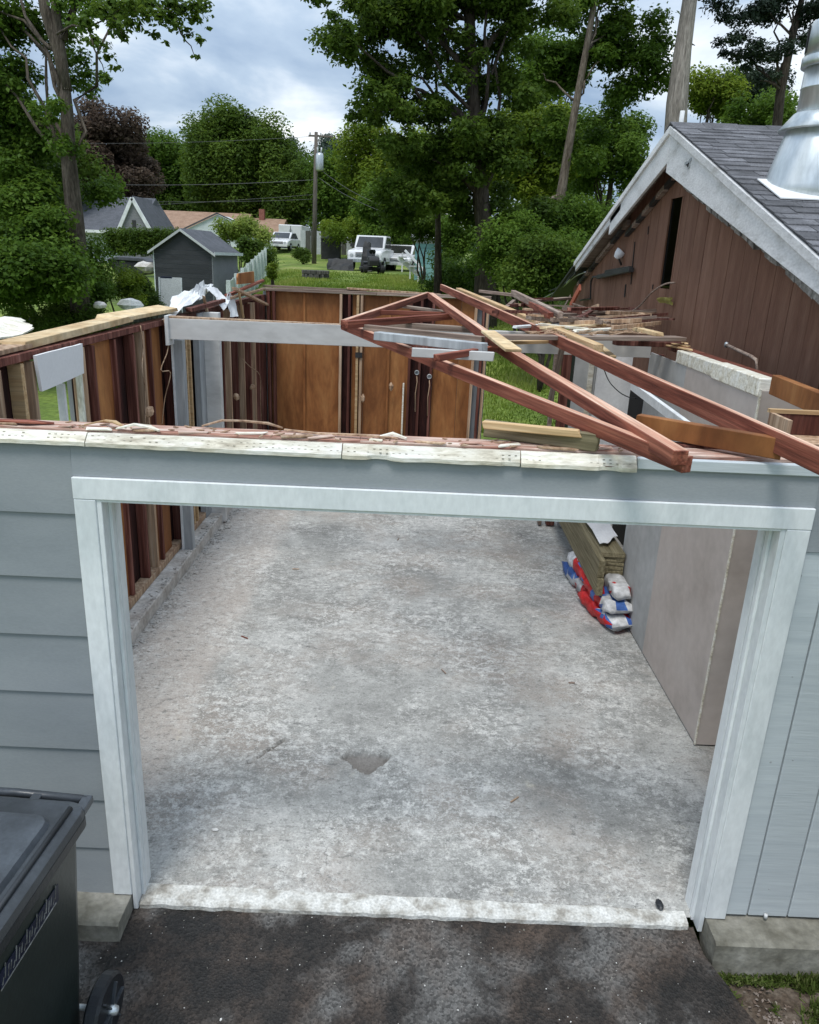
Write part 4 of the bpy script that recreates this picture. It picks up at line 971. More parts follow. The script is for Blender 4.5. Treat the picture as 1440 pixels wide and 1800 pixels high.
# things on the gable wall
p = aX(1087, 448, XG-.06); FLi = thing('flood_light', 'white flood light head on the brown gable wall', 'light', p)
V, F = lathe_data([(.0, -.05), (.03, -.045), (.055, .0), (.07, .05), (.066, .055), (.05, .02), (0, .0)], p, 14, 'z')
V = [Matrix.Rotation(.7, 3, 'Y') @ (v-p) + p for v in V]; solid('lamp_head', V, F, white_p, FLi, True)
tube('lamp_arm', [p, p+Vector((.03, .02, -.07)), p+Vector((.06, .02, -.12))], .012, dark_m, FLi, 6)
MB_ = thing('meter_conduit', 'black bracket and bent conduit below the flood light', 'conduit', aX(1085, 480, XG-.03))
board('bracket', aX(1052, 487, XG-.06), aX(1110, 474, XG-.06), .06, .05, dark_m, MB_); board('bracket', aX(1066, 478, XG-.05), aX(1108, 471, XG-.05), .05, .04, dark_m, MB_)
tube('conduit', [aX(1060, 485, XG-.05), aX(1042, 487, XG-.05), aX(1039, 495, XG-.05), aX(1038, 525, XG-.05), aX(1020, 528, XG-.05)], .014, dark_m, MB_, 8)
wr = [('black service cable curving off the left end of the brown gable', [(1012, 470), (1000, 480), (990, 500), (965, 512)], wire_m, .011),
      ('grey cable arching beside the black service cable', [(1030, 478), (1010, 487), (985, 508), (955, 524)], galv, .008),
      ('grey wire rising from the debris to the dark wall slot', [(1072, 572), (1095, 556), (1122, 540), (1145, 515), (1168, 500), (1186, 497)], old_wood, .009)]
for lab, pts, m_, r in wr: wire('loose_cable', lab, [aX(px, py, XG-.12) for px, py in pts], r, m_, 'cables around the brown gable')
tagp(crumple('insulation_tuft', [aX(1160, 530, XG-.05), aX(1165, 522, XG-.06), aX(1180, 522, XG-.06), aX(1178, 536, XG-.05)], 4, 4, .03, leaf_mat('tuft_yellow', (.3, .27, .08), (.45, .42, .18), (.5, .48, .2), .1), th=.01, freq=12), 'yellow insulation tuft caught at the foot of the dark wall slot', 'insulation')
tagp(board('orange_board', aX(1003, 538, XG-.18), aX(1020, 505, XG-.16), .10, .03, mat('orange_red_board', [(.36, .09, .05), (.5, .15, .09)], 3), rag=.01, up=(1, 0, 0)), 'orange-red board leaning at the left foot of the brown gable', 'board')
for i, (a, b, w_, m_, lab) in enumerate((((988, 548), (1003, 520), .05, old_wood, 'grey stake leaning left of the orange-red board'), ((996, 498), (1030, 452), .03, galv, 'thin bright metal strip under the left rake end'), ((985, 505), (1012, 478), .06, dark_m, 'dark torn flashing at the left rake end'))):
    tagp(board('loose_strip', aX(*a, XG-.15), aX(*b, XG-.15), w_, .02, m_, rag=.01, up=(1, 0, 0)), lab, 'scrap', 'scraps at the left end of the gable')
p = aX(1040, 568, 2.0); J = thing('junction_box', 'white electrical box lying in the debris near the brown wall', 'junction box', p)
box('box_shell', p.x-.06, p.x+.06, p.y-.1, p.y+.1, p.z-.045, p.z+.045, white_p, J, .008); box('box_knockout', p.x-.064, p.x-.06, p.y-.03, p.y+.02, p.z-.02, p.z+.02, dark_m, J)
for i in range(16):
    px = rnd.uniform(945, 1160); py = 562+rnd.uniform(-3, 22); p = aZ(px, py, 2.64)
    pass
rv = []
for i in range(90):
    px = rnd.uniform(945, 1150); p = aZ(px, 578+rnd.uniform(-9, 10), 2.625); a = rnd.gauss(0, .5); l_ = rnd.uniform(.02, .10); d = Vector((math.cos(a), math.sin(a), rnd.uniform(-.2, .3)))*l_; s = Vector((-d.y, d.x, 0)).normalized()*.007; u = Vector((0, 0, .006))
    rv.append(([p-d-s, p+d-s, p+d+s, p-d+s, p-d-s+u, p+d-s+u, p+d+s+u, p-d+s+u], BF))
for nm_, m1, cnt, lab in (('red_sticks', stud_red, 16, 'tangle of broken red-brown sticks over the right side wall head'), ('grey_sticks', old_wood, 16, 'tangle of weathered grey sticks over the right side wall head'), ('pale_sticks', stud_tan, 12, 'tangle of pale torn laths over the right side wall head')):
    q_ = []
    for i in range(cnt):
        px = rnd.uniform(880, 1150); py = 546+.10*(px-890)+rnd.uniform(-26, 14); p = aZ(px, py, 2.66); a = rnd.choice((rnd.gauss(.1, .25), rnd.gauss(-1.1, .3), rnd.gauss(.9, .3)))
        d = Vector((math.cos(a), math.sin(a), rnd.uniform(-.10, .14)))*rnd.uniform(.14, .42); sd_ = Vector((-d.y, d.x, 0)).normalized()*rnd.uniform(.008, .028); u = Vector((0, 0, rnd.uniform(.012, .035)))
        q_.append(([p-d-sd_, p+d-sd_*.7, p+d+sd_*.7, p-d+sd_, p-d-sd_+u, p+d-sd_*.7+u, p+d+sd_*.7+u, p-d+sd_+u], BF))
    V, F = merge(q_); o = solid(nm_, V, F, m1); o['kind'] = 'stuff'; o['label'] = lab
V, F = merge(rv); o = solid('splinters', V, F, stud_tan); o['kind'] = 'stuff'; o['label'] = 'pale wood splinters heaped on the long grey plank'

# ================================================================== BIN
B = thing('trash_cart', 'wheeled charcoal and green-black trash cart beside the left door trim', 'trash cart', (-1.675, -.93, -.10), R(-3), local=True)
B.scale = (1.10, 1.08, 1.10)
def bprism(nm, rings, m_, bev=.0, smooth=False):
    vs = []; k = len(rings[0])
    for r in rings: vs += [Vector(v) for v in r]
    fs = [tuple(range(k-1, -1, -1)), tuple((len(rings)-1)*k+i for i in range(k))]
    for j in range(len(rings)-1):
        for i in range(k): fs.append((j*k+i, j*k+(i+1) % k, (j+1)*k+(i+1) % k, (j+1)*k+i))
    v2, c = centered(vs); me = mesh(nm, v2, fs, smooth)
    if bev: bevelled(me, bev, 2)
    return put(nm, me, m_, B, c)
def rr_(hx, y0, y1, z, r=.05, n=4):
    o = []
    for cx_, cy_, a0 in ((hx-r, y1-r, 0), (-hx+r, y1-r, 90), (-hx+r, y0+r, 180), (hx-r, y0+r, 270)):
        for i in range(n+1): a = R(a0+90*i/n); o.append((cx_+r*math.cos(a), cy_+r*math.sin(a), z))
    return o
bprism('body', [rr_(.215, -.22, .28, .06), rr_(.235, -.26, .30, .40), rr_(.262, -.34, .33, .93), rr_(.272, -.36, .33, .95), rr_(.272, -.36, .33, .985)], bin_m, smooth=False)
bprism('rim', [rr_(.285, -.39, .345, .975), rr_(.295, -.40, .35, .985), rr_(.295, -.40, .35, 1.02), rr_(.288, -.395, .345, 1.03)], black_p)
bprism('lid', [rr_(.30, -.43, .33, 1.032, .06), rr_(.305, -.435, .335, 1.04, .06), rr_(.30, -.43, .33, 1.068, .06), rr_(.28, -.41, .31, 1.078, .06)], lid_m)
bprism('lid_panel', [rr_(.235, -.34, .23, 1.0785, .05), rr_(.225, -.33, .22, 1.098, .05), rr_(.21, -.31, .20, 1.104, .05)], lid_m)
for s in (-1, 1): tube('lid_rib', [(s*.262, -.37, 1.082), (s*.262, .0, 1.084), (s*.262, .28, 1.082)], .010, black_p, B, 6)
tube('handle_bar', [(-.27, .385, 1.035), (0, .39, 1.038), (.27, .385, 1.035)], .016, lid_m, B, 10)
for xx in (-.27, -.09, .09, .27): board('handle_arm', (xx, .32, 1.03), (xx, .395, 1.036), .035, .03, lid_m, B)
tube('axle', [(-.32, .27, .17), (.33, .27, .17)], .012, galv, B, 8)
for s in (-1, 1):
    x0 = s*.305; wh = put('wheel', mesh('wheel', *lathe_data([(.085, -.026), (.12, -.028), (.13, -.018), (.13, .018), (.12, .028), (.085, .026)], n=26, axis='x')), black_p, B, (x0, .27, .17))
    rim_v, rim_f = lathe_data([(.03, -.012), (.078, -.010), (.086, -.02), (.086, .02), (.078, .010), (.03, .012)], n=20, axis='x')
    r_ = put('rim', mesh('rim', rim_v, rim_f), dark_m, wh, (x0, .27, .17))
    for k in range(6):
        a = R(60*k); u = Vector((0, math.cos(a), math.sin(a))); q = Vector((x0+s*.030, .27, .17)); board('spoke', q+u*.02, q+u*.10, .008, .018, lid_m, wh, up=(1, 0, 0))
    V, F = lathe_data([(.0, -.02), (.02, -.018), (.022, .0), (.016, .022), (0, .026)], n=12, axis='x'); V = [Vector((v.x*s, v.y, v.z)) for v in V]; put('hub', mesh('hub', V, F, True), galv, wh, (x0+s*.032, .27, .17))
# printed stamp on the right side: slanted illegible white strokes on a dark blue patch
stamp_b = mat('stamp_blue', [(.008, .012, .03), (.015, .022, .055)], 8, rough=.4, bump=0)
stamp_w = mat('stamp_white', [gray(.05), gray(.28)], 20, rough=.5, bump=0)
def sidep(y, z): 
    t = (z-.40)/(.93-.40); return Vector((.235+(.262-.235)*t+.0025, y, z))
vs = [sidep(-.20, .815), sidep(.15, .815), sidep(.15, .882), sidep(-.20, .882)]; vs += [v+Vector((.0015, 0, 0)) for v in vs]; 
st = solid('stamp', vs, BF, stamp_b, B)
sv = []
for i in range(22):
    y = -.19+i*.015; z = .83+.01*(i % 2); a, b = sidep(y, z), sidep(y+.008, z+.02+.010*((i*7) % 4)); w_ = Vector((0, .0025, 0)); e_ = Vector((.0025, 0, 0))
    sv.append(([a-w_, a+w_, b+w_, b-w_, a-w_+e_, a+w_+e_, b+w_+e_, b-w_+e_], BF))
a, b = sidep(-.2, .815), sidep(.13, .817); sv.append(([a, b, b+Vector((0, 0, .006)), a+Vector((0, 0, .006)), a+e_, b+e_, b+Vector((0, 0, .006))+e_, a+Vector((0, 0, .006))+e_], BF))
V, F = merge(sv); solid('stamp_strokes', V, F, stamp_w, B)

# ================================================================== SMALL FOREGROUND THINGS
cv = []; cw = []
for i in range(330):
    x = rnd.uniform(-1.5, 1.6); y = -rnd.random()**1.6*1.6-.02
    if x > edge_x(y)-.01 or (x < -1.38 and y > -.25): continue
    r = rnd.uniform(.001, .0036)*(1.8 if rnd.random() < .08 else 1); p = Vector((x, y, dz(x, y)+r*.4))
    vs, fs = lathe_data([(r*.5, -r*.5), (r, 0), (r*.5, r*.5)], p, 5); vs = [v+Vector((rnd.uniform(-r, r), rnd.uniform(-r, r), 0))*.4 for v in vs]
    (cv if rnd.random() < .5 else cw).append((vs, fs))
V, F = merge(cv); o = solid('plaster_chips', V, F, stone_m); o['kind'] = 'stuff'; o['label'] = 'tiny white plaster chips scattered over the asphalt driveway'
V, F = merge(cw); o = solid('grit', V, F, curb_m); o['kind'] = 'stuff'; o['label'] = 'fine tan grit scattered over the asphalt driveway'
fv = []
for i in range(420):
    x = rnd.uniform(-2.2, 1.85); y = .2+rnd.random()*5; r = rnd.uniform(.0015, .005)
    p = Vector((x, y, dh(x, y)+r*.3)); vs, fs = lathe_data([(r*.5, -r*.4), (r, 0), (r*.5, r*.4)], p, 5); fv.append(([v+Vector((rnd.uniform(-r, r), rnd.uniform(-r, r), 0))*.6 for v in vs], fs))
V, F = merge(fv); o = solid('floor_crumbs', V, F, stone_m); o['kind'] = 'stuff'; o['label'] = 'pale plaster crumbs lying on the concrete floor'
for i, (px, py, lab) in enumerate(((520, 1000, 'small splinter lying on the floor near the middle of the garage'), (700, 948, 'tiny splinter on the floor towards the back of the garage'), (430, 1120, 'thin splinter on the floor near the left curb'), (905, 1405, 'short splinter on the floor right of the broken hole'), (780, 1180, 'pale splinter on the floor left of the wood sliver'))):
    p = aZ(px, py, .008); a = i*1.3; d = Vector((math.cos(a), math.sin(a), 0))*.035
    tagp(board('wood_splinter', p-d, p+d, .008, .006, [stud_tan, old_wood, red_wood][i % 3], rag=.005, bev=0), lab, 'splinter', 'splinters on the concrete floor')
# bark-like rubble along the left sill
fv = []
for i in range(900):
    x = rnd.gauss(-2.33, .05); y = rnd.uniform(.3, 8.8); 
    if x < -2.36: zb_ = .13; 
    else: zb_ = 0
    if x < -2.47: continue
    r = rnd.uniform(.004, .017); p = Vector((x, y, zb_+r*.3)); vs, fs = lathe_data([(r*.5, -r*.4), (r, 0), (r*.5, r*.4)], p, 5); fv.append(([v+Vector((rnd.uniform(-r, r), rnd.uniform(-r, r), 0))*.7 for v in vs], fs))
V, F = merge(fv); o = solid('rubble', V, F, curb2); o['kind'] = 'stuff'; o['label'] = 'crumbled plaster and grit along the foot of the left stud wall'
def pebble(lab, p, r, m_, cat='chip', sq=(1, 1, .5)):
    vs, fs = lathe_data([(r*.25, -r*.9), (r*.8, -r*.6), (r, 0), (r*.75, r*.6), (r*.25, r*.85)], n=9); s0 = rnd.uniform(0, 99)
    vs = [Vector((v.x*sq[0], v.y*sq[1], v.z*sq[2]))*(1+.4*noise.noise(v*(1.2/r)+Vector((s0, 0, 0))))+p for v in vs]
    return tagp(solid(cat.replace(' ', '_'), vs, fs, m_), lab, cat)
pebble('black oval lump lying on the white threshold at its right end', aZ(1160, 1590, .02), .026, black_p, 'lump', (.8, 1.4, .6))
pebble('largest white plaster chip on the dark middle of the driveway', aZ(723, 1704, -.13), .014, stone_m, 'plaster chip', (.7, 1.3, .4))
pebble('small white sliver right of the largest chip on the driveway', aZ(858, 1690, -.13), .008, stone_m, 'plaster chip', (1, 1.6, .4))
pebble('white chip lying on the floor left of the broken hole', aZ(378, 1458, .008), .016, stone_m, 'plaster chip', (1.2, .8, .4))
pebble('small brown wood sliver on the floor near the closet wall', aZ(1005, 1200, .008), .022, old_wood, 'wood sliver', (1.4, .4, .3))
tube_ = tube('wall_plug', [(1.72, -.03, .075), (1.72, -.03, .10)], .009, white_p, None, 8); tagp(tube_, 'tiny white plug at the foot of the pale grooved boards', 'plug')
fo = []
# weeds and moss by the right curb
n = 7500; V = np.zeros((n, 4, 3)); P = []
while len(P) < n:
    x = rnd.uniform(1.42, 3.2); y = -.18-abs(rnd.gauss(0, .22))-(.0 if rnd.random() < .8 else rnd.random()*.8)
    if x < edge_x(y)+.0-.03*rnd.random(): continue
    if noise.noise(Vector((x*6, y*6, 9))) < .0 and y < -.24: continue
    P.append((x, y))
P = np.array(P); g = rng; an = g.random(n)*6.28; hgt = .012+.035*g.random(n)*(1+.6*np.sin(P[:, 0]*7)); lean = g.normal(size=(n, 2))*.018
z0 = np.full(n, -.135); wd = .0035+.004*g.random(n)
V[:, 0] = np.stack([P[:, 0]-np.cos(an)*wd, P[:, 1]-np.sin(an)*wd, z0], 1); V[:, 1] = np.stack([P[:, 0]+np.cos(an)*wd, P[:, 1]+np.sin(an)*wd, z0], 1)
tip = np.stack([P[:, 0]+lean[:, 0], P[:, 1]+lean[:, 1], z0+hgt], 1); V[:, 2] = tip+np.stack([np.cos(an)*wd*.4, np.sin(an)*wd*.4, 0*wd], 1); V[:, 3] = tip-np.stack([np.cos(an)*wd*.4, np.sin(an)*wd*.4, 0*wd], 1)
def quads(name, V, mt, tone, label=None):
    n = len(V); me = bpy.data.meshes.new(name); me.vertices.add(n*4); me.vertices.foreach_set('co', V.reshape(-1)); me.loops.add(n*4); me.loops.foreach_set('vertex_index', np.arange(n*4, dtype=np.int32))
    me.polygons.add(n); me.polygons.foreach_set('loop_start', np.arange(0, n*4, 4, dtype=np.int32)); me.polygons.foreach_set('loop_total', np.full(n, 4, np.int32)); me.update(calc_edges=True)
    me.attributes.new('tone', 'FLOAT', 'FACE').data.foreach_set('value', tone.astype(np.float32)); me.materials.append(mt)
    o = put(name, me, None); o['kind'] = 'stuff'
    if label: o['label'] = label
    return o
quads('weeds', V, weed_l, np.clip(g.random(n), 0, 1), 'low weeds and moss growing along the right concrete curb')
# dead leaves on the dirt
foliage('leaf_litter', [((1.62+.17*i, -.40-.16*(i % 4), -.128), .17) for i in range(11)], 1600, .020, leaf_mat('dead_leaf', (.08, .05, .035), (.16, .11, .08), (.38, .33, .29), .1), None, flat=.06, seed=3, kind='stuff')['label'] = 'dry leaves lying on the dirt by the right curb'
# lawn grass
n = 90000; X = []; xb = []
g = np.random.default_rng(5)
yy = 12+24*g.random(n)**1.2; tt = g.random(n)
# along the visible wedge
xx = (tt*(.62)-.30)*(yy+3)
zz_ = np.array([gz(a, b) for a, b in zip(xx, yy)])
patch = np.array([noise.noise(Vector((a*.5, b*.5, 2))) for a, b in zip(xx, yy)])
an = g.random(n)*6.28; wd = .008+.012*g.random(n); hg = (.03+.07*g.random(n))*(1+patch); V = np.zeros((n, 4, 3)); ln = g.normal(size=(n, 2))*.03
V[:, 0] = np.stack([xx-np.cos(an)*wd, yy-np.sin(an)*wd, zz_-.04], 1); V[:, 1] = np.stack([xx+np.cos(an)*wd, yy+np.sin(an)*wd, zz_-.04], 1)
V[:, 2] = np.stack([xx+ln[:, 0]+np.cos(an)*wd*.5, yy+ln[:, 1]+np.sin(an)*wd*.5, zz_+hg], 1); V[:, 3] = np.stack([xx+ln[:, 0]-np.cos(an)*wd*.5, yy+ln[:, 1]-np.sin(an)*wd*.5, zz_+hg], 1)
quads('grass', V, grass_l, np.clip(.5+patch*.9+g.normal(size=n)*.2, 0, 1), 'uneven lawn grass on the bank behind the garage')

# ================================================================== BACKGROUND BUILDINGS
roof_g = mat('far_grey_roof', [(.07, .075, .085), (.11, .115, .13)], 3, rough=.9, bump=.3, fsc=20)
roof_t = mat('far_tan_roof', [(.24, .15, .10), (.36, .24, .17)], 2, rough=.9, bump=.3, fsc=15)
wall_g = mat('far_grey_wall', [(.16, .16, .17), (.22, .22, .23)], 2, (1, 1, 6), .8, .2, fsc=10)
wall_w = mat('far_white_wall', [(.50, .55, .56), (.62, .66, .67)], 2, rough=.7, bump=.05)
shed_d = mat('shed_dark_siding', [(.030, .033, .037), (.045, .048, .054)], 2, rough=.7, bump=.1)
shed_s = mat('shed_side_grey', [(.16, .17, .18), (.21, .22, .23)], 2, rough=.7, bump=.1)
glass_d = mat('dark_glass', [gray(.02), gray(.04)], 2, rough=.1, bump=0, spec=.6)
teal = mat('teal_siding', [(.18, .36, .36), (.24, .44, .44)], 2, (1, 1, 6), .7, .1)
brick_m = mat('far_brick', [(.18, .07, .05), (.28, .12, .09)], 6, rough=.9, bump=.2)
fence_w = mat('white_vinyl', [(.50, .56, .53), (.64, .70, .67)], 2, rough=.45, bump=0, var=.06)
fence_o = mat('old_fence_board', [(.045, .045, .038), (.10, .098, .085), (.16, .15, .13)], 2, (6, 6, .6), .9, .4, fsc=10, var=.25)
rub = mat('tyre_rubber', [gray(.012), gray(.022)], 5, rough=.8, bump=.2)
car_w = mat('white_car_paint', [gray(.62), gray(.72)], 2, rough=.25, bump=0, spec=.5, fine=.02)
pole_m = mat('utility_pole_wood', [(.09, .075, .06), (.17, .15, .13)], 3, (6, 6, .5), .9, .3)
dark_tarp = mat('dark_tarp', [gray(.015), gray(.04)], 3, rough=.6, bump=.5)
plas_g = mat('pale_plastic', [(.40, .42, .42), (.52, .54, .54)], 2, rough=.5, bump=.1)

# --- grey storage shed
b = G(322, 25); zt = aY(325, 403, 25).z; ze = aY(262, 437, 25).z
SH = thing('storage_shed', 'dark grey gabled storage shed with pale side wall behind the garage', 'shed', (b.x+.0, 25, b.z), R(-7), local=True)
hw = 1.06; he = ze-b.z; ha = zt-b.z; dp = 2.6
for i in range(14):
    z0 = i*he/14; box('lap_board', -hw, hw, -.02, .0, z0+.003, z0+he/14-.012, shed_d, SH)
prism('gable_panel', [(-hw, he), (hw, he), (0, ha-.05)], 'y', -.015, .0, shed_d, SH)
box('shed_frame', -hw+.01, hw-.01, .001, dp, 0, he, shed_s, SH)
box('corner_trim', hw-.005, hw+.03, -.03, .06, 0, he, shed_s, SH); box('corner_trim', -hw-.03, -hw+.005, -.03, .06, 0, he, wall_w, SH)
for s in (-1, 1):
    sl = (ha-he)/hw
    prism('roof_slope', [(0, ha+.03), (s*(hw+.16), he-sl*.16+.03), (s*(hw+.16), he-sl*.16-.02), (0, ha-.03)], 'y', -.14, dp+.1, roof_g, SH)
    prism('rake_trim', [(0, ha+.02), (s*(hw+.17), he-sl*.17+.02), (s*(hw+.17), he-sl*.17-.07), (0, ha-.07)], 'y', -.165, -.142, plas_g, SH)
box('eave_trim', hw+.155, hw+.18, -.16, dp+.1, he-.12, he-.02, wall_w, SH)
# pale folded table / bin leaning in front of the shed
p = G(295, 21); zt = aY(295, 488, 21).z
T = thing('folding_table', 'pale grey folding table leaning against the front of the dark shed', 'table', (p.x, 21, p.z), R(6), local=True)
h_ = zt-p.z
board('table_top', (0, 0, 0), (0, .25, h_), .62, .05, plas_g, T, up=(0, 1, 0)); board('table_edge', (-.33, -.03, 0), (-.33, .22, h_), .03, .06, wall_w, T, up=(0, 1, 0)); board('table_edge', (.33, -.03, 0), (.33, .22, h_), .03, .06, wall_w, T, up=(0, 1, 0))
board('hand_grip', (-.30, .24, h_), (.05, .24, h_), .05, .05, stamp_b, T)

# --- grey house on the left
Y = 50; b = G(200, Y); L0 = aY(60, 395, Y); gx0 = aY(207, 395, Y).x; gx1 = aY(270, 400, Y).x; gap = aY(234, 350, Y)
HG = thing('grey_house', 'grey-roofed house with a white-edged cross gable beyond the left trees', 'house', (b.x, Y, b.z))
ez = L0.z-.2; rtz = aY(140, 343, Y+4).z
box('house_wall', L0.x, gx0+.1, Y+.3, Y+8, b.z-1, ez, wall_w, HG); box('house_wall', gx0+.105, gx1-.2, Y+.0, Y+8, b.z-1, ez-.05, wall_g, HG)
prism('roof', [(Y-.3, ez), (Y+4, rtz), (Y+8.5, ez)], 'x', L0.x-.3, gap.x+.2, roof_g, HG)
prism('gable_wall', [(gx0, ez-.1), (gx1, ez-.1), (gap.x, gap.z)], 'y', Y-.1, Y+3.5, wall_g, HG)
for (a, c_) in ((gx0, gap.x), (gx1, gap.x)):
    board('rake_trim', (a, Y-.2, ez-.1), (c_, Y-.2, gap.z+.05), .10, .2, wall_w, HG, up=(0, 1, 0)) if False else board('rake_trim', (a, Y-.2, ez-.1), (c_, Y-.2, gap.z+.05), .12, .22, white_p, HG)
prism('gable_roof', [(gx0-.1, ez-.15), (gap.x, gap.z+.13), (gx1+.15, ez-.15), (gx1+.2, ez-.02), (gap.x, gap.z+.2), (gx0-.15, ez-.02)], 'y', Y-.12, Y+5, roof_g, HG)
board('eave_trim', (L0.x, Y-.35, ez-.05), (gx0+.4, Y-.35, ez-.05), .12, .18, white_p, HG)
for i in range(4): x = gx0+.3+i*.55; box('soffit_light', x, x+.35, Y-.16, Y-.1, ez-.45, ez-.25, white_p, HG)
f = box('window', gap.x-.12, gap.x+.12, Y-.13, Y-.1, ez+.3, ez+.75, dark_m, HG)
# --- ranch with tan roof
Y = 72; b = G(350, Y)
HR = thing('ranch_house', 'low house with tan roof and pale gable behind the storage shed', 'house', (b.x, Y, b.z))
x0 = aY(262, 400, Y).x; x1 = aY(425, 385, Y).x; zr = aY(300, 369, Y).z; ze = aY(300, 402, Y).z
box('house_wall', x0, x1+2.2, Y+.5, Y+9, b.z-1, ze, wall_w, HR)
prism('roof', [(Y, ze), (Y+4.5, zr+.15), (Y+9.5, ze)], 'x', x0-.3, x1, roof_t, HR)
prism('roof', [(Y+.2, ze-.2), (Y+4.5, zr-.2), (Y+9.3, ze-.2)], 'x', x1+.01, x1+3.4, roof_t, HR)
ga = aY(382, 377, Y-1.5); gl = aY(325, 404, Y-1.5); gr_ = aY(420, 395, Y-1.5)
prism('gable_wall', [(gl.x, gl.z-2.5), (gr_.x, gl.z-2.5), (gr_.x, gr_.z), (ga.x, ga.z), (gl.x, gl.z)], 'y', Y-1.5, Y+3, wall_w, HR)
board('rake_trim', (gl.x-.2, Y-1.6, gl.z+.02), (ga.x, Y-1.6, ga.z+.1), .1, .12, roof_g, HR); board('rake_trim', (gr_.x+.2, Y-1.6, gr_.z+.02), (ga.x, Y-1.6, ga.z+.1), .1, .12, roof_g, HR)
p = aY(386, 390, Y-1.55); box('vent', p.x-.14, p.x+.14, Y-1.56, Y-1.5, p.z-.2, p.z+.2, dark_m, HR)
p = aY(460, 385, Y+4); box('chimney', p.x-.25, p.x+.25, Y+4, Y+4.6, p.z-2, p.z+.9, brick_m, HR)
# --- teal house and its stair
Y = 33; b = G(750, Y)
HT = thing('teal_house', 'pale teal house wall with a white stair rail beyond the lawn', 'house', (b.x, Y, b.z))
x0 = aY(730, 440, Y).x; x1 = aY(778, 440, Y).x; z1 = aY(745, 418, Y).z; z2 = aY(745, 428, Y).z
n_ = 9
for i in range(n_): z = b.z-.3+(z2-b.z+.3)*i/n_; box('siding_board', x0, x1, Y, Y+.05, z+.004, z+(z2-b.z+.3)/n_-.01, teal, HT)
box('wall_core', x0+.02, x1, Y+.051, Y+5, b.z-.5, z2, teal, HT); box('frieze_board', x0, x1, Y-.01, Y+.05, z2, z1, plas_g, HT)
prism('roof', [(Y-.3, z1), (Y+2.6, z1+.5), (Y+5.4, z1)], 'x', x0-.2, x1+.2, plas_g, HT)
ST = thing('porch_stair', 'white porch stair descending beside the teal house wall', 'stair', G(715, 32))
for dx_, dy_ in ((0, 0), (0, 1.1)):
    board('rail', aY(712, 440+0, 32+dy_)+Vector((0, 0, 0)), aY(748, 478, 31.5+dy_), .06, .09, white_p, ST)
board('stringer', aY(700, 452, 32), aY(735, 482, 31.6), .06, .2, white_p, ST)
for k in range(4): q = aY(703+9*k, 452+8*k, 32); box('tread', q.x-.05, q.x+.3, 31.5, 32.4, q.z-.02, q.z+.03, plas_g, ST)
for k in range(3): q = aY(708+14*k, 444+12*k, 31.7); box('post_shaft', q.x-.03, q.x+.03, 31.6, 31.7, q.z-.8, q.z+.0, white_p, ST)
# --- white vinyl fence running away from the garage
VF = thing('vinyl_fence', 'white picket-board fence receding along the neighbouring yard', 'fence', (-5, 20, gz(-5, 20)))
A = Vector((aY(398, 500, 19.5).x, 19.5, 0)); Bq = Vector((aY(476, 440, 46).x, 46, 0)); d = (Bq-A); n = 70; ang = math.atan2(d.y, d.x)
za, zb = aY(398, 500, 19.5).z, aY(470, 429, 46).z; zf = aY(483, 456, 46).z
for i in range(n):
    t = (i+.5)/n; q = A+d*t; w_ = d.length/n*.46
    zt_ = za+(zb-za)*t+.04*math.sin(i*3.1)
    zb_ = (za-1.5)+(zf-za+1.5)*t
    s = d.normalized()*w_; u = Vector((-d.y, d.x, 0)).normalized()*.015
    zt_ += .0
    solid('picket', [(q-s-u).to_tuple()[:2]+(zb_,), (q+s-u).to_tuple()[:2]+(zb_,), (q+s+u).to_tuple()[:2]+(zb_,), (q-s+u).to_tuple()[:2]+(zb_,), (q-s-u).to_tuple()[:2]+(zt_,), (q+s-u).to_tuple()[:2]+(zt_,), (q+s+u).to_tuple()[:2]+(zt_,), (q-s+u).to_tuple()[:2]+(zt_,)], BF, fence_w, VF)
for i in range(12):
    t = i/11; q = A+d*t+Vector((.07, 0, 0)); zt_ = za+(zb-za)*t+.12; box('fence_post', q.x-.06, q.x+.06, q.y-.06, q.y+.06, zt_-1.7, zt_, fence_w, VF)
# --- old dark board fence behind the left wall
OF = thing('board_fence', 'weathered dark board fence beyond the stripped left wall', 'fence', G(200, 18))
A = aY(-60, 560, 17); Bq = aY(320, 545, 21)
n = 46
for i in range(n):
    t0, t1 = i/n, (i+.93)/n; p = A.lerp(Bq, t0); q = A.lerp(Bq, t1); zb_ = min(gz(p.x, p.y), 0)-.1; h_ = p.z+rnd.uniform(-.02, .02)
    u = Vector((0, .02, 0)); vs = [(p.x, p.y, zb_), (q.x, q.y, zb_), (q.x, q.y+.02, zb_), (p.x, p.y+.02, zb_), (p.x, p.y, h_), (q.x, q.y, h_-.01), (q.x, q.y+.02, h_-.01), (p.x, p.y+.02, h_)]
    solid('fence_board', vs, BF, fence_o, OF)
board('fence_rail', A+Vector((0, -.03, -.25)), Bq+Vector((0, -.03, -.25)), .04, .09, fence_o, OF)

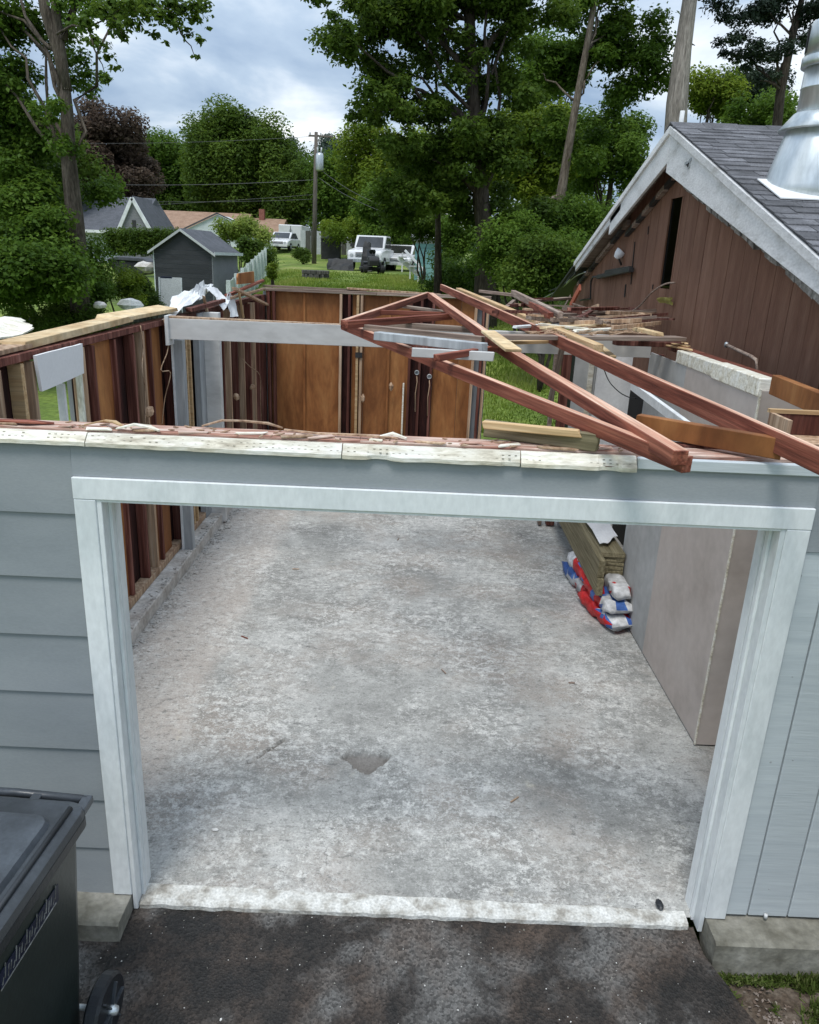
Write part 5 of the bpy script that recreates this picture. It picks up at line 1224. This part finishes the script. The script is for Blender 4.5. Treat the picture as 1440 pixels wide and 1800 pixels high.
# --- utility pole with transformer and wires
Y = 52; b = G(552, Y); top = aY(556, 232, Y)
UP_ = thing('utility_pole', 'wooden utility pole with grey transformer can beyond the lawn', 'utility pole', b)
tube('pole_shaft', [b+Vector((0, 0, -.5)), b.lerp(top, .5), top], [.17, .145, .11], pole_m, UP_, 12)
c = aY(562, 284, Y-.3); V, F = lathe_data([(.0, -.55), (.24, -.55), (.26, -.5), (.26, .38), (.20, .5), (.0, .55)], c, 16); solid('transformer', V, F, galv, UP_, True)
for s in (-.12, .1): tube('bushing', [c+Vector((s, 0, .5)), c+Vector((s*1.2, 0, .85))], .05, plas_g, UP_, 8)
q = aY(556, 236, Y); board('crossarm', q+Vector((-.5, 0, -.1)), q+Vector((1.1, 0, -.1)), .09, .11, pole_m, UP_)
for s in (-.4, .3, 1.0): V, F = lathe_data([(.03, 0), (.05, .06), (.04, .14), (0, .16)], q+Vector((s, 0, -.04)), 8); solid('insulator', V, F, plas_g, UP_)
lines = [('highest thin power line running left from the utility pole', (545, 240), (40, 250), 7), ('bundled cable running left from mid pole height', (552, 316), (40, 318), 10), ('lower cable sagging left across the dark maples', (552, 350), (40, 345), 9), ('lowest left cable above the tan roofed house', (552, 342), (-10, 370), 5),
         ('upper service drop falling right from the transformer', (566, 300), (700, 372), 8), ('lower service drop falling right from the pole', (560, 312), (710, 385), 8)]
for i, (lab, a, b_, sg) in enumerate(lines):
    p0 = aY(*a, Y); p1 = aY(*b_, Y+(4 if i < 4 else -14)); pts = [p0.lerp(p1, k/14)+Vector((0, 0, -sg*.03*4*(k/14)*(1-k/14))) for k in range(15)]
    o = tube('power_line', pts, .011 if i != 1 else .017, mat('line_grey', [gray(.10), gray(.14)], bump=0) if i == 0 else bpy.data.materials['line_grey'], None, 5); tagp(o, lab, 'cable', 'power lines')

# --- white trailer, cars
def car(name, label, cat, base, rz, Ln, Wd, H, kind, paint, hood=None):
    t = thing(name, label, cat, base, rz, local=True)
    hw = Wd/2; wr_ = .36 if kind == 'truck' else .31
    if kind == 'truck':
        prof = [(-Ln/2, .45), (Ln/2, .45), (Ln/2, .85), (Ln/2-.08, 1.02), (Ln/2-1.25, 1.14), (Ln/2-1.9, 1.15), (-Ln/2, 1.12)]
        cab = [(Ln/2-1.2, 1.14), (Ln/2-1.85, H), (Ln/2-3.2, H+.01), (Ln/2-3.55, 1.13)]
    else:
        prof = [(-Ln/2, .35), (Ln/2, .35), (Ln/2, .62), (Ln/2-.1, .75), (Ln/2-1.1, .90), (-Ln/2+.7, .95), (-Ln/2, .85)]
        cab = [(Ln/2-1.0, .90), (Ln/2-1.75, H), (-Ln/2+1.3, H), (-Ln/2+.5, .95)]
    prism('body', prof, 'y', -hw, hw, paint, t, .06)
    prism('cab', cab, 'y', -hw+.10, hw-.10, paint, t, .04)
    (ax_, az), (bx_, bz_) = cab[0], cab[1]
    nv = Vector((az-bz_, 0, -(ax_-bx_)))*-1; nv = Vector(((bz_-az), 0, (ax_-bx_))).normalized()*.012
    p = Vector((ax_, 0, az)).lerp(Vector((bx_, 0, bz_)), .10)+nv; q = Vector((ax_, 0, az)).lerp(Vector((bx_, 0, bz_)), .88)+nv
    y0 = hw-.20; vs = [(p.x, -y0, p.z), (p.x, y0, p.z), (q.x, y0-.06, q.z), (q.x, -y0+.06, q.z)]; vs += [(Vector(v)+nv).to_tuple() for v in vs]; solid('windshield', vs, BF, glass_d, t)
    for s in (-1, 1):
        c2 = [(cab[0][0]-.25, cab[0][1]+.07), (cab[1][0]-.05, H-.08), (cab[2][0]+.1, H-.08), (cab[3][0]+.18, cab[0][1]+.07)]
        prism('side_window', c2, 'y', s*(hw-.10)-.012, s*(hw-.10)+.012, glass_d, t)
        for x in (Ln/2-.85, -Ln/2+.95):
            V, F = lathe_data([(wr_-.12, -.11), (wr_-.02, -.12), (wr_, -.08), (wr_, .08), (wr_-.02, .12), (wr_-.12, .11)], n=20, axis='y'); wh = put('wheel', mesh('wheel', V, F), rub, t, (x, s*(hw-.08), wr_))
            V, F = lathe_data([(.0, .0), (.09, s*.13), (wr_-.13, s*.10), (wr_-.12, .0)], n=14, axis='y'); put('rim', mesh('rim', V, F), galv, wh, (x, s*(hw-.08), wr_))
        V, F = lathe_data([(.0, .03), (.08, .025), (.10, 0), (.10, -.04), (0, -.05)], n=10, axis='x'); hl = put('headlight', mesh('headlight', V, F), plas_g, t, (Ln/2+.005, s*(hw-.24), .78 if kind == 'truck' else .6))
        board('mirror', (cab[0][0]-.3, s*hw, cab[0][1]+.15), (cab[0][0]-.3, s*(hw+.18), cab[0][1]+.17), .06, .16, dark_m, t)
    z = .85 if kind == 'truck' else .6
    for k in range(4): board('grille_bar', (Ln/2+.012, -.5, z-.14+.07*k), (Ln/2+.012, .5, z-.14+.07*k), .02, .03, dark_m, t)
    board('bumper', (Ln/2+.06, -hw+.03, .5 if kind == 'truck' else .4), (Ln/2+.06, hw-.03, .5 if kind == 'truck' else .4), .12, .18, galv if kind == 'truck' else paint, t)
    board('licence_plate', (Ln/2+.13, -.15, .5 if kind == 'truck' else .4), (Ln/2+.13, .15, .5 if kind == 'truck' else .4), .012, .13, plas_g, t)
    return t
car('pickup_truck', 'white pickup truck parked on the lawn beyond the back wall', 'truck', G(657, 43), R(-98), 5.2, 1.9, 1.85, 'truck', car_w)
car('parked_car', 'white car half hidden by leaves right of the pickup truck', 'car', G(708, 45), R(-100), 4.3, 1.75, 1.45, 'car', car_w)
car('parked_car', 'small white car parked below the white trailer', 'car', G(500, 62), R(-96), 4.2, 1.75, 1.42, 'car', car_w)
Y = 66; b = G(512, Y); l_, r_ = aY(490, 420, Y).x, aY(531, 420, Y).x; z0, z1 = aY(510, 432, Y).z, aY(510, 395, Y).z
TR = thing('box_trailer', 'tall white box trailer facing the garage from beyond the fence end', 'trailer', (b.x, Y, b.z))
box('trailer_body', l_, r_, Y, Y+5, z0, z1, car_w, TR, .06); box('trailer_side', r_+.02, aY(540, 420, Y).x+.2, Y+.8, Y+5, z0-.3, z1-.8, wall_w, TR, .05)
p = aY(511, 410, Y-.03); box('rear_handle', p.x-.12, p.x+.12, Y-.06, Y, p.z-.25, p.z+.3, plas_g, TR); box('latch_bar', p.x-.02, p.x+.02, Y-.09, Y-.06, p.z-.5, p.z+.6, dark_m, TR)
for s in (l_+.35, r_-.35): V, F = lathe_data([(.0, -.12), (.34, -.12), (.36, 0), (.34, .12), (0, .12)], (s, Y+1.4, b.z+.36), 16, 'x'); solid('wheel', V, F, rub, TR)
box('underframe', l_+.1, r_-.1, Y+.1, Y+4.8, z0-.22, z0-.01, dark_m, TR); box('bumper', l_+.2, r_-.2, Y-.12, Y-.02, z0-.35, z0-.2, galv, TR)
# riding mower in front of the pickup
p = G(655, 37); RM = thing('riding_mower', 'black riding mower parked in front of the white pickup truck', 'mower', p, R(-80), local=True)
prism('mower_hood', [(.1, .35), (.85, .35), (.88, .62), (.7, .78), (.1, .82)], 'y', -.26, .26, dark_tarp, RM, .04); box('deck', -.45, .45, -.62, .62, .14, .30, dark_tarp, RM, .03)
box('fender', -.85, -.1, -.42, .42, .42, .56, black_p, RM, .04); board('seat', (-.55, 0, .66), (-.15, 0, .64), .42, .1, black_p, RM); board('seat_back', (-.58, 0, .66), (-.70, 0, 1.12), .42, .08, black_p, RM, up=(1, 0, 0))
tube('steering_column', [(.1, 0, .8), (-.08, 0, 1.0)], .025, dark_m, RM, 8)
V, F = lathe_data([(.15, -.012), (.17, 0), (.15, .012), (.135, 0)], n=16); V = [Matrix.Rotation(-.7, 3, 'Y') @ v + Vector((-.08, 0, 1.01)) for v in V]; solid('steering_wheel', V, F, dark_m, RM)
for x, s, r in ((.62, -1, .2), (.62, 1, .2), (-.5, -1, .28), (-.5, 1, .28)):
    V, F = lathe_data([(r*.45, -.09), (r*.9, -.1), (r, -.05), (r, .05), (r*.9, .1), (r*.45, .09)], n=16, axis='y'); put('wheel', mesh('wheel', V, F), rub, RM, (x, s*.42, r))
p = G(640, 39); BGG = crumple('dark_tarp', [p+Vector((-.2, 0, .0)), p+Vector((.45, -.1, .0)), p+Vector((.25, .3, 1.5)), p+Vector((-.05, .35, 1.5))], 5, 6, .08, dark_tarp, th=.25, freq=2); tagp(BGG, 'black tarp draped upright at the left front of the pickup truck', 'tarp')
# yard items
p = G(555, 31); FPt = thing('fire_pit', 'low dark stone fire pit ring on the lawn', 'fire pit', p)
for i in range(14):
    a = 2*math.pi*i/14
    for k in range(2):
        q = p+Vector((math.cos(a+k*.2)*.48, math.sin(a+k*.2)*.48, .09+.17*k)); box('stone', q.x-.10, q.x+.10, q.y-.09, q.y+.09, q.z-.08, q.z+.08, fence_o, FPt, .02)
p = G(600, 40); 
tagp(crumple('dark_tarp', [p+Vector((-.75, -.4, .0)), p+Vector((.65, -.4, .0)), p+Vector((.6, .1, .55)), p+Vector((-.7, .1, .6))], 6, 3, .08, dark_tarp, th=.35, freq=2), 'long dark covered pile on the lawn left of the pickup truck', 'tarp')
p = G(579, 56); DG = thing('dark_shed', 'small dark garden hut right of the utility pole', 'shed', p); z1 = aY(582, 412, 56).z
box('hut_wall', p.x-.6, p.x+.75, 56, 57, p.z-.3, z1-.3, dark_tarp, DG); prism('hut_roof', [(p.x-.7, z1-.3), (p.x+.07, z1+.1), (p.x+.85, z1-.3)], 'y', 55.9, 57.1, roof_g, DG)
p = G(562, 60); GF = thing('board_fence', 'grey board fence far behind the utility pole', 'fence', p)
for i in range(22): x = p.x+.4*i-1.5; box('fence_board', x, x+.38, 60, 60.03, gz(x, 60)-.1, gz(x, 60)+1.7+rnd.uniform(-.03, .03), fence_o if i % 3 else plas_g, GF)
for lab, px, py, Y_, r, mt in (('large pale rounded boulder in the shrubs beyond the left wall', 232, 536, 15.5, .22, plas_g), ('small pale stone left of the large boulder', 175, 536, 15, .12, curb2), ('tan clay pot lying near the shed corner', 258, 469, 26, .3, curb2), ('white bucket beside the dark shed base', 343, 512, 23, .13, white_p)):
    q = aY(px, py, Y_); o = pebble(lab, q, r, mt, 'stone' if 'stone' in lab or 'boulder' in lab else ('pot' if 'pot' in lab else 'bucket'), (1.3, 1, .75))
# dark pond cover / boat left of the shed
p = G(235, 33); BT = thing('covered_boat', 'low dark covered boat parked left of the shed', 'boat', p, R(4), local=True)
x0, x1 = aY(196, 455, 33).x-p.x, aY(266, 455, 33).x-p.x; zt = aY(230, 453, 33).z-p.z
prism('hull', [(x0, zt-.1), (x1, zt-.15), (x1-.1, zt-.7), (x0+.4, zt-.75)], 'y', -.7, .7, dark_tarp, BT, .06); prism('cover', [(x0-.05, zt-.1), (x1+.05, zt-.15), (x1-.2, zt+.02), (x0+.5, zt+.05)], 'y', -.75, .75, roof_g, BT, .03)
box('trailer_frame', x0+.3, x1-.2, -.5, .5, .25, .38, dark_m, BT)
for s in (-.5, .5): V, F = lathe_data([(0, -.1), (.3, -.1), (.32, 0), (.3, .1), (0, .1)], (.2, s, .32), 14, 'y'); solid('wheel', V, F, rub, BT)

# ================================================================== VEGETATION
def pxr(px, Y): return px*(Y+3)/FPX*.97
def PXC(px, py, rx, ry, Y, n, rc, seed, depth=None, fill=.55, bottom=-1):
    c = aY(px, py, Y); return ell_clumps(c, (pxr(rx, Y), depth or pxr(rx, Y), pxr(ry, Y)), n, rc, seed, fill, bottom)
# --- T1 left tree: trunk, fork, crown
b = G(135, 16, 500); q = lambda px, py, Y=16: aY(px, py, Y)
tp = [b+Vector((0, 0, -.2)), q(133, 400), q(122, 290), q(118, 200), q(108, 100), q(98, 20), q(92, -80)]
cl = []
for (px, py, rx, ry, n, rc, Y) in ((10, 150, 50, 50, 12, .40, 17), (75, 50, 60, 50, 8, .32, 17.5), (60, 240, 70, 45, 11, .33, 17), (30, 320, 60, 45, 13, .45, 16.5), (50, 410, 70, 60, 20, .5, 15.5), (85, 480, 80, 60, 18, .5, 14.5), (20, 480, 60, 60, 14, .5, 14), (160, 30, 60, 35, 8, .26, 16), (30, -50, 90, 40, 9, .5, 17), (5, 50, 40, 50, 10, .42, 17), (175, 330, 22, 60, 6, .3, 18), (50, 310, 80, 50, 14, .42, 17.5), (10, 230, 50, 60, 10, .42, 17), (112, 250, 26, 50, 5, .25, 15.4), (90, 190, 26, 30, 4, .2, 15.6), (130, 130, 50, 40, 6, .26, 17)):
    cl += PXC(px, py, rx, ry, Y, n, rc, px+py, depth=.8)
t1 = tree('deciduous_tree', 'tall forked tree with lobed leaves at the left edge', b, None, .22, cl, 66000, .115, lf_mid, bark_m, tp, 9, 3, flat=.75, shell=.45)
tube('limb', [q(116, 160), q(104, 95), q(80, 20), q(65, -60)], [.14, .12, .11, .09], bark_m, t1, 10, jit=.05)
tube('limb', [q(112, 70), q(124, 30), q(140, -10), q(160, -60)], [.10, .08, .07, .05], bark_d, t1, 8, jit=.05)
# overhanging branch sprays
sp = [(185, 20, .2), (215, 60, .16), (190, 100, .13), (188, 140, .09), (240, 15, .22), (280, 30, .2), (310, 45, .14), (345, 30, .18), (330, 60, .13), (345, 100, .07), (360, 8, .15), (300, 8, .18), (200, 45, .14), (165, 70, .16), (175, 15, .2), (270, 60, .10), (225, 5, .2), (255, 25, .18), (365, 48, .06), (290, 75, .06)]
sp += [(230, 40, .2), (260, 5, .25), (320, 15, .22), (300, 30, .2), (345, 8, .2), (180, 80, .14), (205, 120, .10), (195, 5, .25), (150, 40, .2), (350, 70, .10)]
cl = [(tuple(q(px, py, 12+.3*math.sin(px))), r*1.25) for px, py, r in sp]
foliage('leaf_spray', cl, 2300, .10, lf_dark, t1, .6, 77, .62, shell=.8)
for a, b_ in (((100, 60), (240, 15)), ((240, 15), (350, 35)), ((150, 40), (188, 140)), ((300, 20), (345, 104)), ((200, 30), (215, 62)), ((240, 15), (360, 6))):
    P = [q(*a, 12.3).lerp(q(*b_, 12), k/5)+Vector((0, 0, .06*math.sin(k*2))) for k in range(6)]; tube('twig', P, [.022, .02, .016, .012, .009, .005], bark_d, t1, 5)
# shrubs on the left under the tree
def shrub(name, label, cat, px, py, rx, ry, Y, n, rc, nl, leaf, lm, seed, fl=.8, **k):
    b = G(px, Y, 500); cl = PXC(px, py, rx, ry, Y, n, rc, seed, **k)
    t = thing(name, label, cat, b)
    for i in range(4): c_ = cl[i % len(cl)][0]; tube('stem', limb_pts(b+Vector((0, 0, -.1)), c_, 4, .2, seed+i), [.05, .04, .03, .02, .01], bark_d, t, 5)
    foliage('leaves', cl, nl, leaf, lm, t, fl, seed); return t
shrub('shrub', 'dense dark shrub mass below the left tree trunk', 'shrub', 70, 470, 110, 70, 17, 30, .6, 32000, .09, lf_mid, 21)
shrub('shrub', 'bright green shrub left of the leaning pale panel', 'shrub', 222, 505, 36, 28, 18, 12, .28, 6000, .07, lf_yel, 22)
shrub('shrub', 'grey-green bush between the left tree and the bright shrub', 'shrub', 165, 515, 35, 45, 16.5, 12, .35, 7000, .07, lf_mid, 23)
shrub('shrub', 'dark low shrub along the board fence beside the boulder', 'shrub', 110, 560, 120, 25, 16, 22, .35, 12000, .07, lf_dark, 24)
shrub('shrub', 'dark shrub in the gap between bright shrub and shed', 'shrub', 262, 520, 26, 26, 20, 8, .3, 4000, .07, lf_dark, 25)
# hedge behind the shed
H0 = aY(230, 425, 40); HD = thing('hedge', 'dark clipped hedge between the grey house and the shed', 'hedge', G(230, 40))
cl = [((aY(px, 425, 40).x, 40+.2*math.sin(px), aY(px, py, 40).z), .42) for px in range(192, 312, 9) for py in (412, 424, 438)]
foliage('leaves', cl, 16000, .12, lf_dark, HD, .9, 31)
# lime bush
shrub('shrub', 'lime green flowering bush behind the shed roof', 'shrub', 425, 410, 46, 24, 44, 18, .55, 9000, .16, lf_lime, 26)
shrub('shrub', 'dark bush under the lime green bush', 'shrub', 440, 445, 40, 22, 40, 12, .5, 5000, .14, lf_dark, 27)
shrub('shrub', 'round dark clipped bush at the foot of the utility pole', 'shrub', 533, 448, 16, 13, 50, 10, .35, 5000, .10, lf_dark, 28)
shrub('shrub', 'small green plant at the end of the white fence', 'shrub', 480, 478, 8, 20, 26, 6, .18, 2500, .07, lf_yel, 29)
shrub('shrub', 'green undergrowth around the base of the central oak', 'shrub', 800, 490, 60, 22, 24, 16, .4, 9000, .09, lf_mid, 30)
shrub('shrub', 'yellow-green low tree behind the pickup truck', 'shrub', 620, 400, 60, 26, 56, 16, .9, 8000, .20, lf_yel, 32)
shrub('shrub', 'bright green thicket left of the brown gable', 'shrub', 930, 430, 80, 60, 17, 26, .5, 22000, .09, lf_mid, 33)
shrub('shrub', 'dark green bushes below the left rake of the brown gable', 'shrub', 965, 470, 60, 45, 15, 20, .45, 16000, .085, lf_dark, 34)
shrub('shrub', 'low mid-green bushes at the right end of the lawn', 'shrub', 880, 470, 50, 36, 22, 16, .5, 11000, .10, lf_mid, 35)
shrub('shrub', 'leafy bush overhanging the right side of the teal wall', 'shrub', 800, 425, 34, 40, 28, 16, .5, 9000, .11, lf_mid, 36)
shrub('shrub', 'dark branches drooping over the top of the teal wall', 'shrub', 745, 395, 40, 18, 29, 12, .45, 6000, .11, lf_dark, 37)
# --- central oak
Y = 20; b = G(856, Y, 500); q = lambda px, py, Y=20: aY(px, py, Y)
tp = [b+Vector((0, 0, -.2)), q(853, 430), q(846, 350), q(838, 250), q(830, 140), q(826, 40), q(820, -100), q(815, -220)]
cl = []
for (px, py, rx, ry, n, rc, Yc) in ((740, 60, 150, 70, 22, .75, 20), (640, 30, 90, 40, 9, .6, 19), (700, 190, 80, 45, 12, .6, 19), (800, 260, 110, 60, 20, .7, 19.5), (870, 160, 90, 80, 16, .65, 20), (760, 350, 110, 60, 18, .6, 20), (880, 380, 80, 70, 16, .6, 21), (900, 20, 90, 60, 12, .65, 20), (600, 60, 60, 30, 5, .4, 18.5), (640, 200, 30, 18, 3, .35, 18.5), (800, -60, 200, 60, 22, .9, 20), (730, 260, 70, 30, 8, .5, 19)):
    cl += PXC(px, py, rx, ry, Yc, int(n*1.6), rc*.66, px*3+py, depth=1.9)
t2 = tree('oak_tree', 'large dark green oak towering at the centre over the back wall', b, None, .29, cl, 88000, .13, lf_dark, bark_d, tp, 16, 4, flat=.62, shell=.5)
for a, b_ in (((832, 150), (740, 40)), ((836, 220), (700, 150)), ((828, 90), (700, 0)), ((845, 340), (760, 280)), ((830, 120), (900, 30)), ((700, 60), (600, 70)), ((720, 190), (640, 200))):
    P = limb_pts(q(*a), q(*b_, 19.5), 6, .15, a[0], .12); tube('limb', P, [.12, .10, .085, .07, .05, .035, .02], bark_d, t2, 7)
# thinner dark trunk to its left
b = G(772, 22, 490); tp = [b, q(770, 400, 22), q(768, 320, 22), q(772, 220, 22), q(765, 120, 22)]
tree('young_tree', 'slim dark trunk standing between the teal house and the oak', b, None, .11, PXC(770, 300, 60, 60, 22, 12, .5, 5, depth=1), 9000, .12, lf_mid, bark_d, tp, 4, 5)
# --- leaning pale trunk
Y = 24; q2 = lambda px, py, Y=24: aY(px, py, Y); b = G(940, Y, 500)
tp = [q2(978, 470), q2(986, 345), q2(998, 270), q2(1013, 180), q2(1030, 90), q2(1046, 0), q2(1060, -90), q2(1072, -200)]
cl = []
for (px, py, rx, ry, n, rc) in ((1080, 100, 95, 60, 20, .6), (960, 100, 60, 60, 10, .5), (1040, 10, 90, 50, 10, .5), (1000, 250, 70, 50, 8, .55), (1100, -40, 80, 50, 8, .6)): cl += PXC(px, py, rx, ry, 25, n, rc, px+7, depth=1.6)
t3 = tree('leaning_tree', 'pale leaning tree trunk right of the central oak', b, None, .17, cl, 34000, .14, lf_mid, bark_ml, tp, 9, 6, flat=.65)
tube('limb', [q2(985, 345), q2(965, 350), q2(952, 347)], [.09, .06, .02], bark_l, t3, 7)
# --- big pale pine trunk behind the gable
Y = 23; b = G(1180, Y, 500); tp = [b, q2(1183, 300, Y), q2(1190, 180, Y), q2(1200, 90, Y), q2(1213, 0, Y), q2(1224, -100, Y), q2(1232, -200, Y)]
t4 = tree('tall_pine', 'thick pale pine trunk rising behind the gable peak', b, None, .40, PXC(1230, -190, 140, 40, 23, 14, .8, 8, depth=2), 9000, .16, lf_pine, mat('bark_pale_pine', [(.15, .13, .11), (.26, .23, .20), (.36, .32, .28)], 5, (3, 3, .4), .95, 1, fsc=14, fine=.3, bstr=.03), tp, 0, 8, nl=14)
tube('stub', [q2(1210, 75, Y), q2(1222, 80, Y)], [.04, .01], bark_d, t4, 5)
# --- right dark pine
Y = 24; b = G(1360, Y, 500); tp = [b, q2(1362, 260, Y), q2(1372, 160, Y), q2(1392, 70, Y), q2(1412, -10, Y), q2(1425, -120, Y)]
cl = []
for (px, py, rx, ry, n, rc) in ((1340, 20, 75, 30, 12, .45), (1310, 75, 45, 18, 7, .35), (1345, 110, 45, 20, 7, .35), (1420, 60, 40, 40, 7, .4), (1390, -30, 70, 30, 8, .5), (1330, 150, 30, 10, 3, .25)): cl += PXC(px, py, rx, ry, Y, n, rc, px+9, depth=1.4)
tree('dark_pine', 'dark pine with open sprays of needles behind the metal flue', b, None, .19, cl, 15000, .13, lf_pine, bark_d, tp, 9, 9, flat=.5, asp=.4)
# --- middle green trees behind gable
def midtree(label, px, py, rx, ry, Y, n, rc, nl, leaf, lm, seed, name='leafy_tree', trunk=.2, fill=.55):
    b = G(px, Y, 500); c_ = aY(px, py, Y); cl = PXC(px, py, rx, ry, Y, n, rc, seed, depth=pxr(rx, Y)*.8, fill=fill)
    return tree(name, label, b, c_, trunk, cl, nl, leaf, lm, bark_d, None, 5, seed, flat=.85, out=.05 if fill < .5 else .10)
midtree('yellow-green tree filling the gap right of the oak', 935, 270, 75, 90, 30, 30, .8, 28000, .16, lf_yel, 41)
midtree('rounded mid-green tree left of the gable peak', 1070, 250, 75, 75, 32, 28, .8, 30000, .15, lf_mid, 42)
midtree('mid-green tree standing low behind the left gable slope', 1020, 415, 80, 75, 21, 34, .5, 30000, .10, lf_mid, 43)
midtree('bright green tree just above the roof ridge', 1250, 175, 40, 45, 36, 14, .7, 9000, .16, lf_yel, 44)
midtree('dark evergreen between the two pines above the roof', 1300, 160, 70, 35, 44, 20, .8, 14000, .2, lf_pine, 45)
midtree('green thicket below the dark pine behind the roof', 1360, 205, 90, 35, 33, 22, .7, 14000, .15, lf_mid, 46)
midtree('light green tree right of the utility pole', 655, 290, 60, 60, 62, 24, 1.5, 18000, .28, lf_yel, 47)
midtree('mid-green tree behind the truck and the oak', 720, 330, 75, 90, 60, 28, 1.6, 20000, .28, lf_yel, 48)
midtree('deep green tree left of the oak above the teal house', 680, 380, 60, 45, 46, 20, .9, 12000, .2, lf_mid, 49)
midtree('tall green tree behind the leaning trunk', 980, 130, 80, 90, 40, 22, 1.0, 12000, .2, lf_mid, 59)
# --- far left maples
midtree('round dark maple dome, largest of the far trees', 424, 298, 90, 88, 85, 120, 1.9, 110000, .34, lf_dark, 50, 'maple_tree', .5, .30)
midtree('purple-leaved maple behind the grey house', 190, 290, 72, 88, 60, 80, 1.1, 60000, .27, lf_purple, 51, 'maple_tree', .4, .35)
midtree('dark green tree between purple maple and round maple', 290, 320, 55, 66, 95, 50, 1.9, 44000, .38, lf_mid, 52, 'maple_tree', .4, .35)
midtree('dark tree behind the trailer left of the utility pole', 520, 350, 50, 75, 80, 26, 1.8, 16000, .33, lf_dark, 53)
midtree('deep green tree right behind the utility pole', 590, 350, 55, 70, 78, 26, 1.8, 18000, .33, lf_mid, 54)
midtree('dark tree behind the tan roofed house', 340, 365, 70, 35, 96, 20, 1.8, 12000, .35, lf_dark, 55)
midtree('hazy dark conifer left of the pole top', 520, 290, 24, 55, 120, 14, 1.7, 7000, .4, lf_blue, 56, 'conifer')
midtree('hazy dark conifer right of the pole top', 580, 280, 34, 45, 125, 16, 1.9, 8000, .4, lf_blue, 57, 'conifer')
midtree('dark tree at the far left behind the grey house', 60, 300, 110, 90, 52, 30, 1.6, 16000, .3, lf_dark, 58)
# far wood along the horizon
g_ = random.Random(9); cl = []
for i in range(420):
    x = g_.uniform(-150, 150); y = g_.uniform(135, 160); cl.append(((x, y, gz(x, y)+g_.uniform(0, 13)), g_.uniform(2, 3.6)))
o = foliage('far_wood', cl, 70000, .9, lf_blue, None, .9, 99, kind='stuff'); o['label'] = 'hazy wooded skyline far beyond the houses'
cl = []
for i in range(150):
    x = g_.uniform(6, 60); y = g_.uniform(42, 60); cl.append(((x, y, gz(x, y)+g_.uniform(0, 7)), g_.uniform(1.2, 2.2)))
o = foliage('woods', cl, 45000, .4, lf_dark, None, .9, 98, kind='stuff'); o['label'] = 'dense green woods behind the brown gable building'
